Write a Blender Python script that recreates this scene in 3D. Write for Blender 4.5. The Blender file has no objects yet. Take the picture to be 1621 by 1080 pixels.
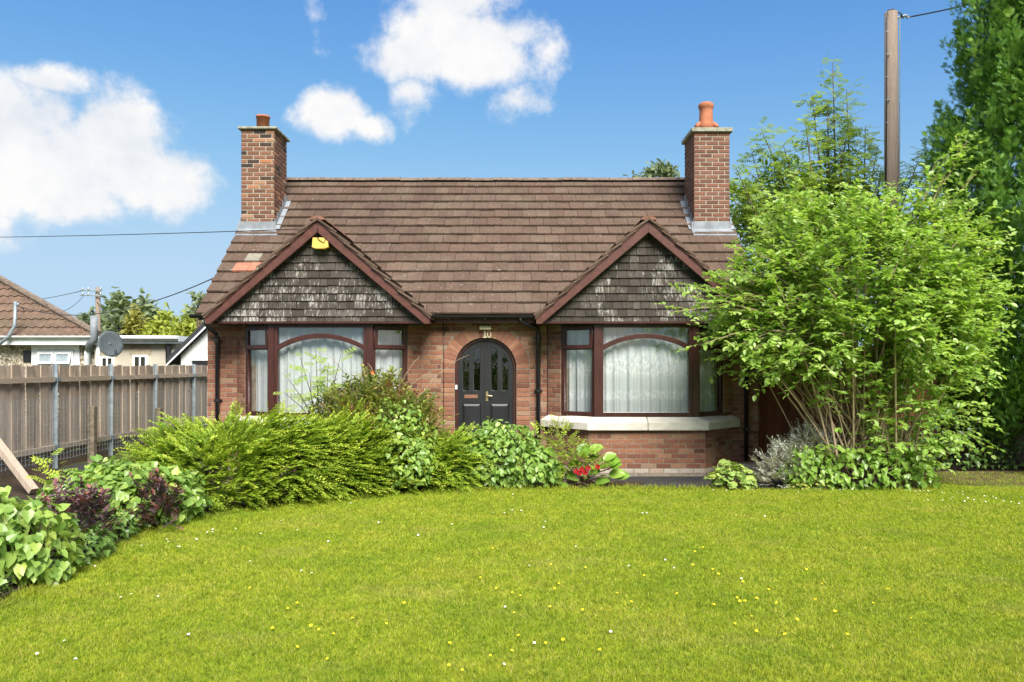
import bpy, bmesh, math, random
import numpy as np
from mathutils import Matrix, Vector

random.seed(7)
rng = np.random.default_rng(11)
R = math.radians
scene = bpy.context.scene
COL = scene.collection

# ------------------------------------------------------------------ camera
FPX, CX, HY, CAMZ = 1237.0, 810.5, 578.0, 1.64
cam_d = bpy.data.cameras.new('camera')
cam = bpy.data.objects.new('camera', cam_d)
COL.objects.link(cam)
cam.location = (0, 0, CAMZ)
cam.rotation_euler = (R(90), 0, 0)
cam_d.sensor_width = 36
cam_d.lens = FPX / 1621 * 36
cam_d.shift_y = (HY - 540) / 1621
cam_d.clip_end = 3000
cam_d.clip_start = 0.05
scene.camera = cam

# ------------------------------------------------------------------ light
SUN_EL, SUN_AZ = 45, 164          # azimuth clockwise from +Y (view direction): behind the camera, to the right
SUN_STRENGTH, SUN_ANGLE = 4.2, 30.0
SKY_STRENGTH = 0.115
EXPOSURE = 1.15
SHOULDER = (2.05, 2.85, 3.7)

sun_d = bpy.data.lights.new('sun', 'SUN')
sun_d.energy = SUN_STRENGTH
sun_d.angle = R(SUN_ANGLE)
sun_d.color = (1.0, 0.955, 0.89)
sun = bpy.data.objects.new('sun', sun_d)
COL.objects.link(sun)
sdir = Vector((math.sin(R(SUN_AZ)) * math.cos(R(SUN_EL)), math.cos(R(SUN_AZ)) * math.cos(R(SUN_EL)), math.sin(R(SUN_EL))))
sun.rotation_euler = sdir.to_track_quat('Z', 'Y').to_euler()
sun.location = sdir * 40

world = bpy.data.worlds.new('World')
scene.world = world
world.use_nodes = True
WN, WL = world.node_tree.nodes, world.node_tree.links
WN.clear()


def wnode(t, **kw):
    n = WN.new(t)
    for k, v in kw.items():
        setattr(n, k, v)
    return n


def wmath(op, a, b=None, c=None, clamp=False):
    n = WN.new('ShaderNodeMath')
    n.operation = op
    n.use_clamp = clamp
    for i, v in enumerate((a, b, c)):
        if v is None:
            continue
        if isinstance(v, (int, float)):
            n.inputs[i].default_value = v
        else:
            WL.new(v, n.inputs[i])
    return n.outputs[0]


def wsmooth(v, a, b, lo=0.0, hi=1.0):
    n = WN.new('ShaderNodeMapRange')
    n.interpolation_type = 'SMOOTHSTEP'
    WL.new(v, n.inputs[0])
    n.inputs[1].default_value = a
    n.inputs[2].default_value = b
    n.inputs[3].default_value = lo
    n.inputs[4].default_value = hi
    return n.outputs[0]


def build_world():
    out = wnode('ShaderNodeOutputWorld')
    sky = wnode('ShaderNodeTexSky', sky_type='NISHITA', sun_disc=False)
    sky.sun_elevation = R(SUN_EL)
    sky.sun_rotation = R(SUN_AZ)
    sky.altitude = 50
    sky.air_density = 1.0
    sky.dust_density = 0.6
    sky.ozone_density = 2.0
    tc = wnode('ShaderNodeTexCoord')
    d = tc.outputs['Generated']
    # billow distortion of the direction
    n1 = wnode('ShaderNodeTexNoise')
    n1.inputs['Scale'].default_value = 7.5
    n1.inputs['Detail'].default_value = 9.0
    n1.inputs['Roughness'].default_value = 0.64
    WL.new(d, n1.inputs['Vector'])
    n2 = wnode('ShaderNodeTexNoise')
    n2.inputs['Scale'].default_value = 3.2
    n2.inputs['Detail'].default_value = 8.0
    n2.inputs['Roughness'].default_value = 0.6
    WL.new(d, n2.inputs['Vector'])
    # clouds seen in this part of the sky: centre, half width, half height (pixels of the photograph turned to directions)
    blobs = [(70, 255, 150, 110, 1), (185, 235, 95, 90, 1), (235, 285, 120, 68, 1), (20, 190, 130, 75, 1), (110, 315, 110, 48, 1),
             (-90, 250, 170, 140, 1), (75, 128, 75, 26, .6), (0, 352, 26, 16, .6),
             (690, 55, 120, 75, 1), (745, 75, 105, 66, 1), (640, 90, 80, 56, 1), (700, -30, 130, 100, 1), (650, 140, 42, 44, .7),
             (865, 82, 80, 40, .30), (815, 55, 50, 36, .6), (495, 25, 56, 60, .36), (640, 150, 60, 60, .5),
             (535, 180, 74, 48, 1), (580, 200, 52, 34, .8), (850, 162, 80, 28, .34),
             (1900, 120, 260, 110, 1), (-520, 60, 240, 150, 1), (330, -420, 260, 120, 1)]
    dens = None
    for px, py, rx, rz, amp in blobs:
        c = Vector(((px - CX) / FPX, 1.0, (HY - py) / FPX))
        k = 1.0 / c.length
        c.normalize()
        s = wnode('ShaderNodeVectorMath', operation='SUBTRACT')
        WL.new(d, s.inputs[0])
        s.inputs[1].default_value = c
        m = wnode('ShaderNodeVectorMath', operation='MULTIPLY')
        WL.new(s.outputs[0], m.inputs[0])
        m.inputs[1].default_value = (FPX / rx / k, FPX / rx / k, FPX / rz / k)
        ln = wnode('ShaderNodeVectorMath', operation='LENGTH')
        WL.new(m.outputs[0], ln.inputs[0])
        v = wmath('MULTIPLY', wmath('SUBTRACT', 1.0, ln.outputs['Value']), amp)
        v = wmath('ADD', v, (amp - 1) * 0.12)
        dens = v if dens is None else wmath('MAXIMUM', dens, v)
    # cumulus over the unseen sky, thicker than in view to add fill light
    sep = wnode('ShaderNodeSeparateXYZ')
    WL.new(d, sep.inputs[0])
    away = wsmooth(sep.outputs[1], 0.45, 0.7, 1.0, 0.0)
    gen = wmath('MULTIPLY', wmath('SUBTRACT', n2.outputs[0], 0.47), 5.0)
    gen = wmath('SUBTRACT', wmath('MULTIPLY', wmath('ADD', gen, 1.0), away), 1.0)
    dens = wmath('MAXIMUM', dens, gen)
    nz = wmath('MULTIPLY', wmath('SUBTRACT', n1.outputs[0], 0.5), 2.3)
    dd = wmath('ADD', dens, nz)
    cover = wsmooth(dd, -0.06, 0.46)
    cover = wmath('MULTIPLY', cover, 0.97)
    up = wnode('ShaderNodeVectorMath', operation='ADD')
    WL.new(d, up.inputs[0])
    up.inputs[1].default_value = (0.012, 0, 0.035)
    n3 = wnode('ShaderNodeTexNoise')
    n3.inputs['Scale'].default_value = 7.5
    n3.inputs['Detail'].default_value = 5.0
    n3.inputs['Roughness'].default_value = 0.6
    WL.new(up.outputs[0], n3.inputs['Vector'])
    relief = wmath('MULTIPLY', wmath('SUBTRACT', n1.outputs[0], n3.outputs[0]), 2.6)
    soft = wmath('MULTIPLY', wmath('SUBTRACT', 0.55, n2.outputs[0]), 1.6)
    shade = wmath('ADD', wmath('ADD', relief, soft), 0.72, clamp=True)
    ccol = wnode('ShaderNodeMix', data_type='RGBA')
    WL.new(shade, ccol.inputs[0])
    ccol.inputs[6].default_value = (0.56, 0.60, 0.66, 1)
    ccol.inputs[7].default_value = (0.76, 0.75, 0.74, 1)
    # a slightly richer blue, as the photograph's processing gave it
    hs = wnode('ShaderNodeHueSaturation')
    hs.inputs['Hue'].default_value = 0.512
    hs.inputs['Saturation'].default_value = 1.32
    hs.inputs['Value'].default_value = 1.0
    # film-like shoulder per channel: c / (1 + (c/L)^4)^(1/4), so that the bright horizon keeps its pale blue
    sp = wnode('ShaderNodeSeparateColor')
    WL.new(sky.outputs[0], hs.inputs['Color'])
    WL.new(hs.outputs[0], sp.inputs[0])
    cmb = wnode('ShaderNodeCombineColor')
    for i, lim in enumerate(SHOULDER):
        q = wmath('POWER', wmath('DIVIDE', sp.outputs[i], lim), 3.0)
        WL.new(wmath('DIVIDE', sp.outputs[i], wmath('POWER', wmath('ADD', q, 1.0), 1 / 3.0)), cmb.inputs[i])
    b1 = wnode('ShaderNodeBackground')
    b1.inputs['Strength'].default_value = SKY_STRENGTH
    WL.new(cmb.outputs[0], b1.inputs['Color'])
    b2 = wnode('ShaderNodeBackground')
    b2.inputs['Strength'].default_value = 0.60
    WL.new(ccol.outputs[2], b2.inputs['Color'])
    mx = wnode('ShaderNodeMixShader')
    WL.new(cover, mx.inputs[0])
    WL.new(b1.outputs[0], mx.inputs[1])
    WL.new(b2.outputs[0], mx.inputs[2])
    WL.new(mx.outputs[0], out.inputs['Surface'])


build_world()
scene.view_settings.view_transform = 'Standard'
scene.view_settings.look = 'None'
scene.view_settings.gamma = 1.0
scene.view_settings.exposure = EXPOSURE
scene.view_settings.use_curve_mapping = False
scene.render.engine = 'CYCLES'
scene.cycles.max_bounces = 6
scene.cycles.diffuse_bounces = 3
scene.cycles.glossy_bounces = 2
scene.cycles.transmission_bounces = 3
scene.cycles.transparent_max_bounces = 8
scene.cycles.caustics_reflective = False
scene.cycles.caustics_refractive = False
scene.cycles.use_denoising = True


# ------------------------------------------------------------------ helpers
def at(px, py, D):
    return Vector(((px - CX) * D / FPX, D, CAMZ + (HY - py) * D / FPX))


WPOS = {}


def link(o, parent=None):
    COL.objects.link(o)
    if parent is not None:
        o.parent = parent
        o.matrix_parent_inverse = Matrix.Translation(-Vector(WPOS.get(parent.name, (0, 0, 0))))
    return o


def tag(o, label=None, cat=None, group=None, kind=None):
    if label:
        o['label'] = label
    if cat:
        o['category'] = cat
    if group:
        o['group'] = group
    if kind:
        o['kind'] = kind
    return o


def empty(name, loc, label=None, cat=None, group=None):
    o = bpy.data.objects.new(name, None)
    o.empty_display_size = 0.3
    o.location = loc
    COL.objects.link(o)
    WPOS[o.name] = tuple(loc)
    return tag(o, label, cat, group)


class MB:
    def __init__(s):
        s.v, s.f = [], []

    def add(s, vs, fs):
        n = len(s.v)
        s.v += [tuple(v) for v in vs]
        s.f += [tuple(i + n for i in f) for f in fs]
        return s

    def box(s, a, b, M=None):
        x0, y0, z0 = a
        x1, y1, z1 = b
        vs = [Vector(p) for p in ((x0, y0, z0), (x1, y0, z0), (x1, y1, z0), (x0, y1, z0), (x0, y0, z1), (x1, y0, z1), (x1, y1, z1), (x0, y1, z1))]
        if M is not None:
            vs = [M @ v for v in vs]
        return s.add(vs, [(0, 3, 2, 1), (4, 5, 6, 7), (0, 1, 5, 4), (1, 2, 6, 5), (2, 3, 7, 6), (3, 0, 4, 7)])

    def prism(s, poly, y0, y1, M=None):
        """poly in x,z (counter clockwise seen from -Y); extruded from y0 to y1"""
        n = len(poly)
        vs = [Vector((p[0], y0, p[1])) for p in poly] + [Vector((p[0], y1, p[1])) for p in poly]
        if M is not None:
            vs = [M @ v for v in vs]
        fs = [tuple(range(n)), tuple(range(2 * n - 1, n - 1, -1))]
        fs += [(i + n, (i + 1) % n + n, (i + 1) % n, i) for i in range(n)]
        return s.add(vs, fs)

    def slab(s, poly, z0, z1):
        """poly in x,y (counter clockwise from above)"""
        n = len(poly)
        vs = [(p[0], p[1], z0) for p in poly] + [(p[0], p[1], z1) for p in poly]
        fs = [tuple(range(n - 1, -1, -1)), tuple(range(n, 2 * n))]
        fs += [(i, (i + 1) % n, (i + 1) % n + n, i + n) for i in range(n)]
        return s.add(vs, fs)

    def tube(s, pts, rad, n=8, cap=True):
        pts = [Vector(p) for p in pts]
        rads = rad if isinstance(rad, (list, tuple)) else [rad] * len(pts)
        base = len(s.v)
        prev = None
        for i, p in enumerate(pts):
            t = (pts[min(i + 1, len(pts) - 1)] - pts[max(i - 1, 0)])
            if t.length < 1e-9:
                t = Vector((0, 0, 1))
            t.normalize()
            if prev is None:
                up = Vector((0, 0, 1)) if abs(t.z) < .9 else Vector((1, 0, 0))
                a = t.cross(up).normalized()
            else:
                a = (prev - t * prev.dot(t)).normalized()
            prev = a
            b = t.cross(a)
            for k in range(n):
                q = p + (a * math.cos(k * 2 * math.pi / n) + b * math.sin(k * 2 * math.pi / n)) * rads[i]
                s.v.append(tuple(q))
        for i in range(len(pts) - 1):
            for k in range(n):
                s.f.append((base + i * n + k, base + i * n + (k + 1) % n, base + (i + 1) * n + (k + 1) % n, base + (i + 1) * n + k))
        if cap:
            s.f.append(tuple(base + k for k in range(n - 1, -1, -1)))
            s.f.append(tuple(base + (len(pts) - 1) * n + k for k in range(n)))
        return s

    def lathe(s, prof, c, n=20):
        """prof list of (r, z); about the vertical axis through c"""
        base = len(s.v)
        for r, z in prof:
            for k in range(n):
                a = k * 2 * math.pi / n
                s.v.append((c[0] + r * math.cos(a), c[1] + r * math.sin(a), c[2] + z))
        for i in range(len(prof) - 1):
            for k in range(n):
                s.f.append((base + i * n + k, base + i * n + (k + 1) % n, base + (i + 1) * n + (k + 1) % n, base + (i + 1) * n + k))
        return s

    def mesh(s, name, m=None, smooth=False):
        me = bpy.data.meshes.new(name)
        me.from_pydata(s.v, [], s.f)
        if m:
            me.materials.append(m)
        if smooth:
            me.polygons.foreach_set('use_smooth', [True] * len(me.polygons))
        me.update()
        return me

    def build(s, name, m, parent=None, smooth=False):
        return link(bpy.data.objects.new(name, s.mesh(name, m, smooth)), parent)


def bevel_obj(o, w, seg=2):
    md = o.modifiers.new('bevel', 'BEVEL')
    md.width = w
    md.segments = seg
    md.limit_method = 'ANGLE'
    return o


def shape2d(name, outer, holes, y0, y1, m, parent=None, bevel=0.0, M=None):
    """flat plate in the x,z plane with holes, between y0 (front) and y1"""
    cu = bpy.data.curves.new(name, 'CURVE')
    cu.dimensions = '2D'
    cu.fill_mode = 'BOTH'
    cu.extrude = max((y1 - y0) / 2 - bevel, 1e-4)
    cu.bevel_depth = bevel
    cu.bevel_resolution = 1
    for loop in [outer] + list(holes):
        sp = cu.splines.new('POLY')
        sp.points.add(len(loop) - 1)
        for i, p in enumerate(loop):
            sp.points[i].co = (p[0], p[1], 0, 1)
        sp.use_cyclic_u = True
    tmp = bpy.data.objects.new(name + '_tmp', cu)
    COL.objects.link(tmp)
    bpy.context.view_layer.update()
    me = bpy.data.meshes.new_from_object(tmp.evaluated_get(bpy.context.evaluated_depsgraph_get()))
    bpy.data.objects.remove(tmp)
    bpy.data.curves.remove(cu)
    # curve plane (x, y, z) -> world (x, ymid, z=y): rotate +90 about X
    T = Matrix.Translation((0, (y0 + y1) / 2, 0)) @ Matrix.Rotation(R(90), 4, 'X')
    if M is not None:
        T = M @ T
    me.transform(T)
    me.materials.clear()
    me.materials.append(m)
    me.name = name
    return link(bpy.data.objects.new(name, me), parent)


# ------------------------------------------------------------------ materials
class Mat:
    def __init__(s, name):
        s.m = bpy.data.materials.new(name)
        s.m.use_nodes = True
        s.N, s.L = s.m.node_tree.nodes, s.m.node_tree.links
        s.bsdf = s.N['Principled BSDF']
        s.out = s.N['Material Output']

    def node(s, t, **kw):
        n = s.N.new(t)
        for k, v in kw.items():
            setattr(n, k, v)
        return n

    def setin(s, n, key, v):
        if isinstance(v, bpy.types.NodeSocket):
            s.L.new(v, n.inputs[key])
        else:
            n.inputs[key].default_value = v

    def pos(s, scale=(1, 1, 1)):
        g = s.node('ShaderNodeNewGeometry')
        mp = s.node('ShaderNodeVectorMath', operation='MULTIPLY')
        s.L.new(g.outputs['Position'], mp.inputs[0])
        mp.inputs[1].default_value = scale
        return mp.outputs[0]

    def noise(s, scale, detail=4, rough=.55, stretch=(1, 1, 1)):
        n = s.node('ShaderNodeTexNoise')
        n.inputs['Scale'].default_value = scale
        n.inputs['Detail'].default_value = detail
        n.inputs['Roughness'].default_value = rough
        s.L.new(s.pos(stretch), n.inputs['Vector'])
        return n.outputs[0]

    def ramp(s, v, stops, interp='LINEAR'):
        n = s.node('ShaderNodeValToRGB')
        n.color_ramp.interpolation = interp
        el = n.color_ramp.elements
        while len(el) < len(stops):
            el.new(0.5)
        for e, (p, c) in zip(el, stops):
            e.position = p
            e.color = (c[0], c[1], c[2], 1) if not isinstance(c, (int, float)) else (c, c, c, 1)
        s.L.new(v, n.inputs[0])
        return n.outputs[0]

    def mix(s, f, a, b, mode='MIX'):
        n = s.node('ShaderNodeMix', data_type='RGBA', blend_type=mode)
        s.setin(n, 0, f)
        for k, v in ((6, a), (7, b)):
            s.setin(n, k, v if isinstance(v, bpy.types.NodeSocket) else (v[0], v[1], v[2], 1))
        return n.outputs[2]

    def math(s, op, a, b=0.0, clamp=False):
        n = s.node('ShaderNodeMath', operation=op)
        n.use_clamp = clamp
        s.setin(n, 0, a)
        s.setin(n, 1, b)
        return n.outputs[0]

    def bump(s, h, strength=.3, dist=.01):
        n = s.node('ShaderNodeBump')
        n.inputs['Strength'].default_value = strength
        n.inputs['Distance'].default_value = dist
        s.L.new(h, n.inputs['Height'])
        s.L.new(n.outputs[0], s.bsdf.inputs['Normal'])

    def set(s, color=None, rough=.7, spec=.3, metal=0.0):
        if color is not None:
            s.setin(s.bsdf, 'Base Color', color if isinstance(color, bpy.types.NodeSocket) else (color[0], color[1], color[2], 1))
        s.setin(s.bsdf, 'Roughness', rough)
        s.bsdf.inputs['Specular IOR Level'].default_value = spec
        s.bsdf.inputs['Metallic'].default_value = metal
        return s.m


def rand_socket(M, island=False):
    if island:
        return M.node('ShaderNodeNewGeometry').outputs['Random Per Island']
    return M.node('ShaderNodeObjectInfo').outputs['Random']


def simple(name, c, rough=.6, spec=.3, var=.25, scale=6, bump=0.0, metal=0.0, stretch=(1, 1, 1)):
    M = Mat(name)
    n = M.noise(scale, 5, .6, stretch)
    lo = tuple(x * (1 - var) for x in c)
    hi = tuple(min(1, x * (1 + var)) for x in c)
    col = M.ramp(n, [(.3, lo), (.7, hi)])
    if bump:
        M.bump(M.noise(scale * 6, 4, .6, stretch), bump, .01)
    return M.set(col, rough, spec, metal)


def brick_mat(name, stops, island, stain=.5):
    M = Mat(name)
    r = rand_socket(M, island)
    base = M.ramp(r, stops)
    n = M.noise(28, 5, .65)
    col = M.mix(.45, base, M.ramp(n, [(.25, (.35, .3, .28)), (.75, (1.25, 1.2, 1.15))]), 'MULTIPLY')
    d = M.ramp(M.noise(2.3, 5, .6), [(.48, 0.0), (.8, stain * .7)])
    col = M.mix(d, col, (.16, .125, .10))
    M.bump(M.noise(70, 4, .6), .5, .006)
    return M.set(col, .88, .2)


WALL_STOPS = [(0, (.135, .060, .041)), (.15, (.20, .088, .055)), (.45, (.25, .112, .068)), (.75, (.295, .140, .082)), (.9, (.31, .175, .104)), (1, (.28, .195, .13))]
CHIM_STOPS = [(0, (.04, .032, .03)), (.07, (.05, .036, .03)), (.12, (.15, .075, .048)), (.55, (.19, .092, .058)), (.88, (.235, .118, .075)), (.94, (.36, .155, .075)), (1, (.30, .22, .15))]
CHIM2_STOPS = [(0, (.12, .06, .042)), (.4, (.165, .078, .052)), (.8, (.205, .095, .062)), (1, (.25, .125, .082))]
ARCH_STOPS = [(0, (.21, .09, .058)), (.5, (.28, .125, .077)), (1, (.33, .172, .102))]


def tile_mat(name, island):
    M = Mat(name)
    r = rand_socket(M, island)
    base = M.ramp(r, [(0, (.090, .060, .045)), (.35, (.099, .067, .050)), (.7, (.107, .073, .055)), (1, (.118, .083, .063))])
    col = M.mix(.6, base, M.ramp(M.noise(16, 6, .7), [(.25, (.5, .48, .46)), (.75, (1.4, 1.35, 1.3))]), 'MULTIPLY')
    col = M.mix(.5, col, M.ramp(M.noise(.9, 5, .65, (1, 1, .35)), [(.3, (.68, .70, .72)), (.7, (1.25, 1.22, 1.15))]), 'MULTIPLY')
    # black algae spots and pale lichen dots
    col = M.mix(M.ramp(M.noise(24, 3, .5), [(.63, 0.0), (.70, .75)]), col, (.03, .025, .02))
    col = M.mix(M.ramp(M.noise(19, 2, .4, (1.3, 1.1, .9)), [(.72, 0.0), (.75, .7)]), col, (.34, .31, .26))
    col = M.mix(M.ramp(M.noise(1.3, 4, .6), [(.5, 0.0), (.75, .3)]), col, (.17, .15, .105))
    M.bump(M.noise(90, 4, .65), .35, .005)
    return M.set(col, .9, .2)


def leaf_mat(name, stops, trans=.35, rough=.45, spec=.35, patch=0.0):
    M = Mat(name)
    a = M.node('ShaderNodeAttribute', attribute_name='tint')
    col = M.ramp(a.outputs['Fac'], stops)
    if patch:
        col = M.mix(patch, col, M.ramp(M.noise(2.2, 4, .6), [(.3, (.55, .6, .5)), (.7, (1.35, 1.3, 1.2))]), 'MULTIPLY')
    M.set(col, rough, spec)
    tr = M.node('ShaderNodeBsdfTranslucent')
    tcol = M.mix(1.0, col, (1.15, 1.1, .6), 'MULTIPLY')
    M.L.new(tcol, tr.inputs['Color'])
    mx = M.node('ShaderNodeMixShader')
    mx.inputs[0].default_value = trans
    M.L.new(M.bsdf.outputs[0], mx.inputs[1])
    M.L.new(tr.outputs[0], mx.inputs[2])
    M.L.new(mx.outputs[0], M.out.inputs['Surface'])
    return M.m


def glass_mat(name, tint=(.985, .99, .985), refl=1.0):
    M = Mat(name)
    M.N.remove(M.bsdf)
    t = M.node('ShaderNodeBsdfTransparent')
    t.inputs['Color'].default_value = (*tint, 1)
    g = M.node('ShaderNodeBsdfGlossy')
    g.inputs['Roughness'].default_value = .015
    g.inputs['Color'].default_value = (refl, refl, refl, 1)
    lw = M.node('ShaderNodeLayerWeight')
    lw.inputs['Blend'].default_value = .5
    f5 = M.math('POWER', lw.outputs['Facing'], 4.0)
    f5 = M.math('ADD', M.math('MULTIPLY', f5, .85), .07)
    mx = M.node('ShaderNodeMixShader')
    M.L.new(f5, mx.inputs[0])
    M.L.new(t.outputs[0], mx.inputs[1])
    M.L.new(g.outputs[0], mx.inputs[2])
    M.L.new(mx.outputs[0], M.out.inputs['Surface'])
    return M.m


def wood_board_mat(name, lo, mid, hi, stretch=(9, 9, .6)):
    M = Mat(name)
    r = rand_socket(M)
    base = M.ramp(r, [(0, lo), (.5, mid), (1, hi)])
    g = M.noise(6, 6, .65, stretch)
    col = M.mix(.7, base, M.ramp(g, [(.25, (.5, .48, .46)), (.75, (1.35, 1.3, 1.25))]), 'MULTIPLY')
    col = M.mix(M.ramp(M.noise(9, 2, .5, (1, 1, .6)), [(.7, 0.0), (.76, .7)]), col, (.05, .04, .03))
    M.bump(g, .4, .006)
    return M.set(col, .85, .2)


MT = {}
MT['brick'] = brick_mat('wall_brick', WALL_STOPS, False)
MT['brick_i'] = brick_mat('wall_brick_joined', WALL_STOPS, True)
MT['arch_brick'] = brick_mat('arch_brick', ARCH_STOPS, False, .2)
MT['chim_brick'] = brick_mat('chimney_brick', CHIM_STOPS, False, .3)
MT['chim2_brick'] = brick_mat('chimney_brick_dark', CHIM2_STOPS, False, .3)
MT['plinth_brick'] = brick_mat('plinth_brick', [(0, (.38, .33, .27)), (.5, (.50, .45, .38)), (1, (.36, .24, .17))], False, .4)
MT['mortar'] = simple('mortar', (.235, .198, .152), .95, .1, .3, 14, .4)
MT['mortar_pale'] = simple('pale_mortar', (.33, .29, .23), .95, .1, .25, 14, .4)
MT['tile'] = tile_mat('roof_tile', False)
MT['tile_i'] = tile_mat('roof_tile_joined', True)
MT['tile_orange'] = simple('orange_roof_tile', (.36, .15, .095), .85, .2, .2, 14, .3)
MT['tile_grey'] = simple('grey_roof_tile', (.21, .19, .15), .85, .2, .2, 14, .3)
MT['ridge'] = simple('ridge_tile', (.15, .115, .09), .9, .2, .45, 11, .4)
MT['gridge'] = simple('gable_ridge_tile', (.19, .095, .064), .9, .2, .4, 11, .4)
MT['mahogany'] = simple('mahogany_upvc', (.044, .014, .0105), .36, .4, .3, 3, 0, 0, (6, 6, 1))
MT['barge'] = simple('mahogany_bargeboard', (.088, .033, .024), .42, .35, .25, 5, .05, 0, (3, 3, 3))
MT['black'] = simple('black_plastic', (.012, .012, .013), .35, .5, .2, 6)
MT['door'] = simple('charcoal_paint', (.013, .014, .0145), .42, .4, .25, 4)
MT['stone'] = simple('cream_painted_stone', (.56, .525, .44), .75, .25, .17, 4, .2, 0, (1, 1, 3))
MT['oldpost'] = simple('lichened_concrete', (.15, .125, .09), .95, .1, .4, 12, .5)
MT['concrete'] = simple('concrete', (.30, .27, .22), .95, .15, .35, 7, .5)
MT['cap'] = simple('weathered_stone_cap', (.27, .27, .21), .95, .15, .4, 9, .5)
MT['lead'] = simple('lead_flashing', (.20, .22, .235), .6, .4, .3, 5, .15)
MT['terracotta'] = simple('terracotta', (.36, .135, .07), .8, .25, .25, 8, .2)
MT['brass'] = simple('aged_brass', (.42, .33, .18), .35, .5, .2, 12, 0, .8)
MT['copper'] = simple('copper_plate', (.30, .15, .09), .4, .5, .15, 9, 0, .5)
MT['cream'] = simple('cream_plastic', (.66, .58, .38), .5, .4, .1, 5)
MT['yellow'] = simple('faded_yellow_plastic', (.62, .42, .09), .5, .4, .15, 9)
MT['white'] = simple('white_plastic', (.74, .75, .75), .4, .4, .1, 4)
MT['glass'] = glass_mat('window_glass')
MT['dglass'] = glass_mat('door_glass', (.55, .58, .56))
MT['steel'] = simple('galvanised_steel', (.27, .32, .34), .55, .4, .25, 9, .1, .4)
MT['board'] = wood_board_mat('fence_board', (.29, .24, .185), (.40, .33, .255), (.50, .42, .335))
MT['rail'] = wood_board_mat('fence_rail', (.36, .30, .225), (.40, .33, .25), (.44, .37, .29), (.6, .6, 9))
MT['gateboard'] = wood_board_mat('stained_gate_board', (.13, .048, .028), (.16, .058, .034), (.20, .072, .042))
MT['darkwood'] = wood_board_mat('old_dark_timber', (.12, .095, .07), (.14, .11, .08), (.16, .125, .095))
MT['pole'] = wood_board_mat('pole_wood', (.21, .17, .135), (.23, .185, .145), (.25, .2, .16), (12, 12, .5))
MT['bark'] = simple('grey_brown_bark', (.17, .125, .085), .9, .15, .4, 14, .5, 0, (2, 2, .6))
MT['stem'] = simple('pale_stem', (.27, .20, .13), .85, .2, .35, 10, .2, 0, (2, 2, .6))
MT['greenstem'] = simple('green_stem', (.17, .18, .05), .8, .2, .3, 10)
MT['palestem'] = simple('tan_stem', (.36, .27, .175), .85, .2, .35, 10, .2, 0, (2, 2, .6))
MT['darkstem'] = simple('dark_stem', (.07, .05, .04), .85, .2, .35, 10, .2)
MT['dark_room'] = simple('room_wall', (.30, .28, .25), .9, .1, .1, 3)


def shingle_mat():
    M = Mat('weathered_shingle')
    r = rand_socket(M)
    base = M.ramp(r, [(0, (.042, .036, .030)), (.4, (.058, .050, .042)), (.8, (.074, .065, .056)), (1, (.094, .084, .073))])
    g = M.noise(7, 6, .65, (7, 7, .8))
    col = M.mix(.7, base, M.ramp(g, [(.25, (.45, .44, .42)), (.75, (1.4, 1.38, 1.34))]), 'MULTIPLY')
    fl = M.noise(11, 6, .72, (3.4, 3.4, .55))
    big = M.noise(1.25, 3, .5, (1, 1, 1.9))
    f = M.math('ADD', fl, M.math('MULTIPLY', M.math('SUBTRACT', big, .5), .55))
    rr = M.math('MULTIPLY', M.math('SUBTRACT', r, .5), .11)
    f = M.ramp(M.math('ADD', f, rr), [(.56, 0.0), (.67, .8)])
    col = M.mix(f, col, (.33, .315, .285))
    M.bump(g, .45, .006)
    return M.set(col, .9, .15)


MT['shingle'] = shingle_mat()


def curtain_mat(name, bands, a=(.50, .55, .55), b=(.82, .85, .86)):
    M = Mat(name)
    n = M.noise(26, 4, .65, (1, 1, .6))
    v = M.ramp(n, [(.42, 0.0), (.6, 1.0)])
    g = M.node('ShaderNodeNewGeometry')
    sp = M.node('ShaderNodeSeparateXYZ')
    M.L.new(g.outputs['Position'], sp.inputs[0])
    tot = None
    for z0, z1, amp in bands:
        mid, hw = (z0 + z1) / 2, (z1 - z0) / 2
        q = M.math('ABSOLUTE', M.math('SUBTRACT', sp.outputs[2], mid))
        q = M.math('SUBTRACT', 1.0, M.math('DIVIDE', q, hw), True)
        q = M.math('MULTIPLY', M.math('MULTIPLY', q, 1.8, True), amp)
        tot = q if tot is None else M.math('MAXIMUM', tot, q)
    if tot is not None:
        f = M.math('ADD', .25, M.math('MULTIPLY', M.math('MULTIPLY', v, tot), .75))
    else:
        f = .45
    col = M.mix(f, a, b)
    M.set(col, .9, .1)
    tr = M.node('ShaderNodeBsdfTranslucent')
    M.L.new(col, tr.inputs['Color'])
    mx = M.node('ShaderNodeMixShader')
    mx.inputs[0].default_value = .25
    M.L.new(M.bsdf.outputs[0], mx.inputs[1])
    M.L.new(tr.outputs[0], mx.inputs[2])
    M.L.new(mx.outputs[0], M.out.inputs['Surface'])
    return M.m


# ------------------------------------------------------------------ fast mesh building for foliage
def np_mesh(name, V, F, tint=None, m=None, smooth=False):
    """V (n,3); F (k, c) faces of one size c"""
    me = bpy.data.meshes.new(name)
    n, (k, c) = len(V), F.shape
    me.vertices.add(n)
    me.vertices.foreach_set('co', np.ascontiguousarray(V, np.float32).ravel())
    me.loops.add(k * c)
    me.loops.foreach_set('vertex_index', np.ascontiguousarray(F, np.int32).ravel())
    me.polygons.add(k)
    me.polygons.foreach_set('loop_start', np.arange(0, k * c, c, dtype=np.int32))
    if smooth:
        me.polygons.foreach_set('use_smooth', np.ones(k, bool))
    if tint is not None:
        at_ = me.attributes.new('tint', 'FLOAT', 'POINT')
        at_.data.foreach_set('value', np.ascontiguousarray(tint, np.float32))
    if m:
        me.materials.append(m)
    me.update(calc_edges=True)
    return me


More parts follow.
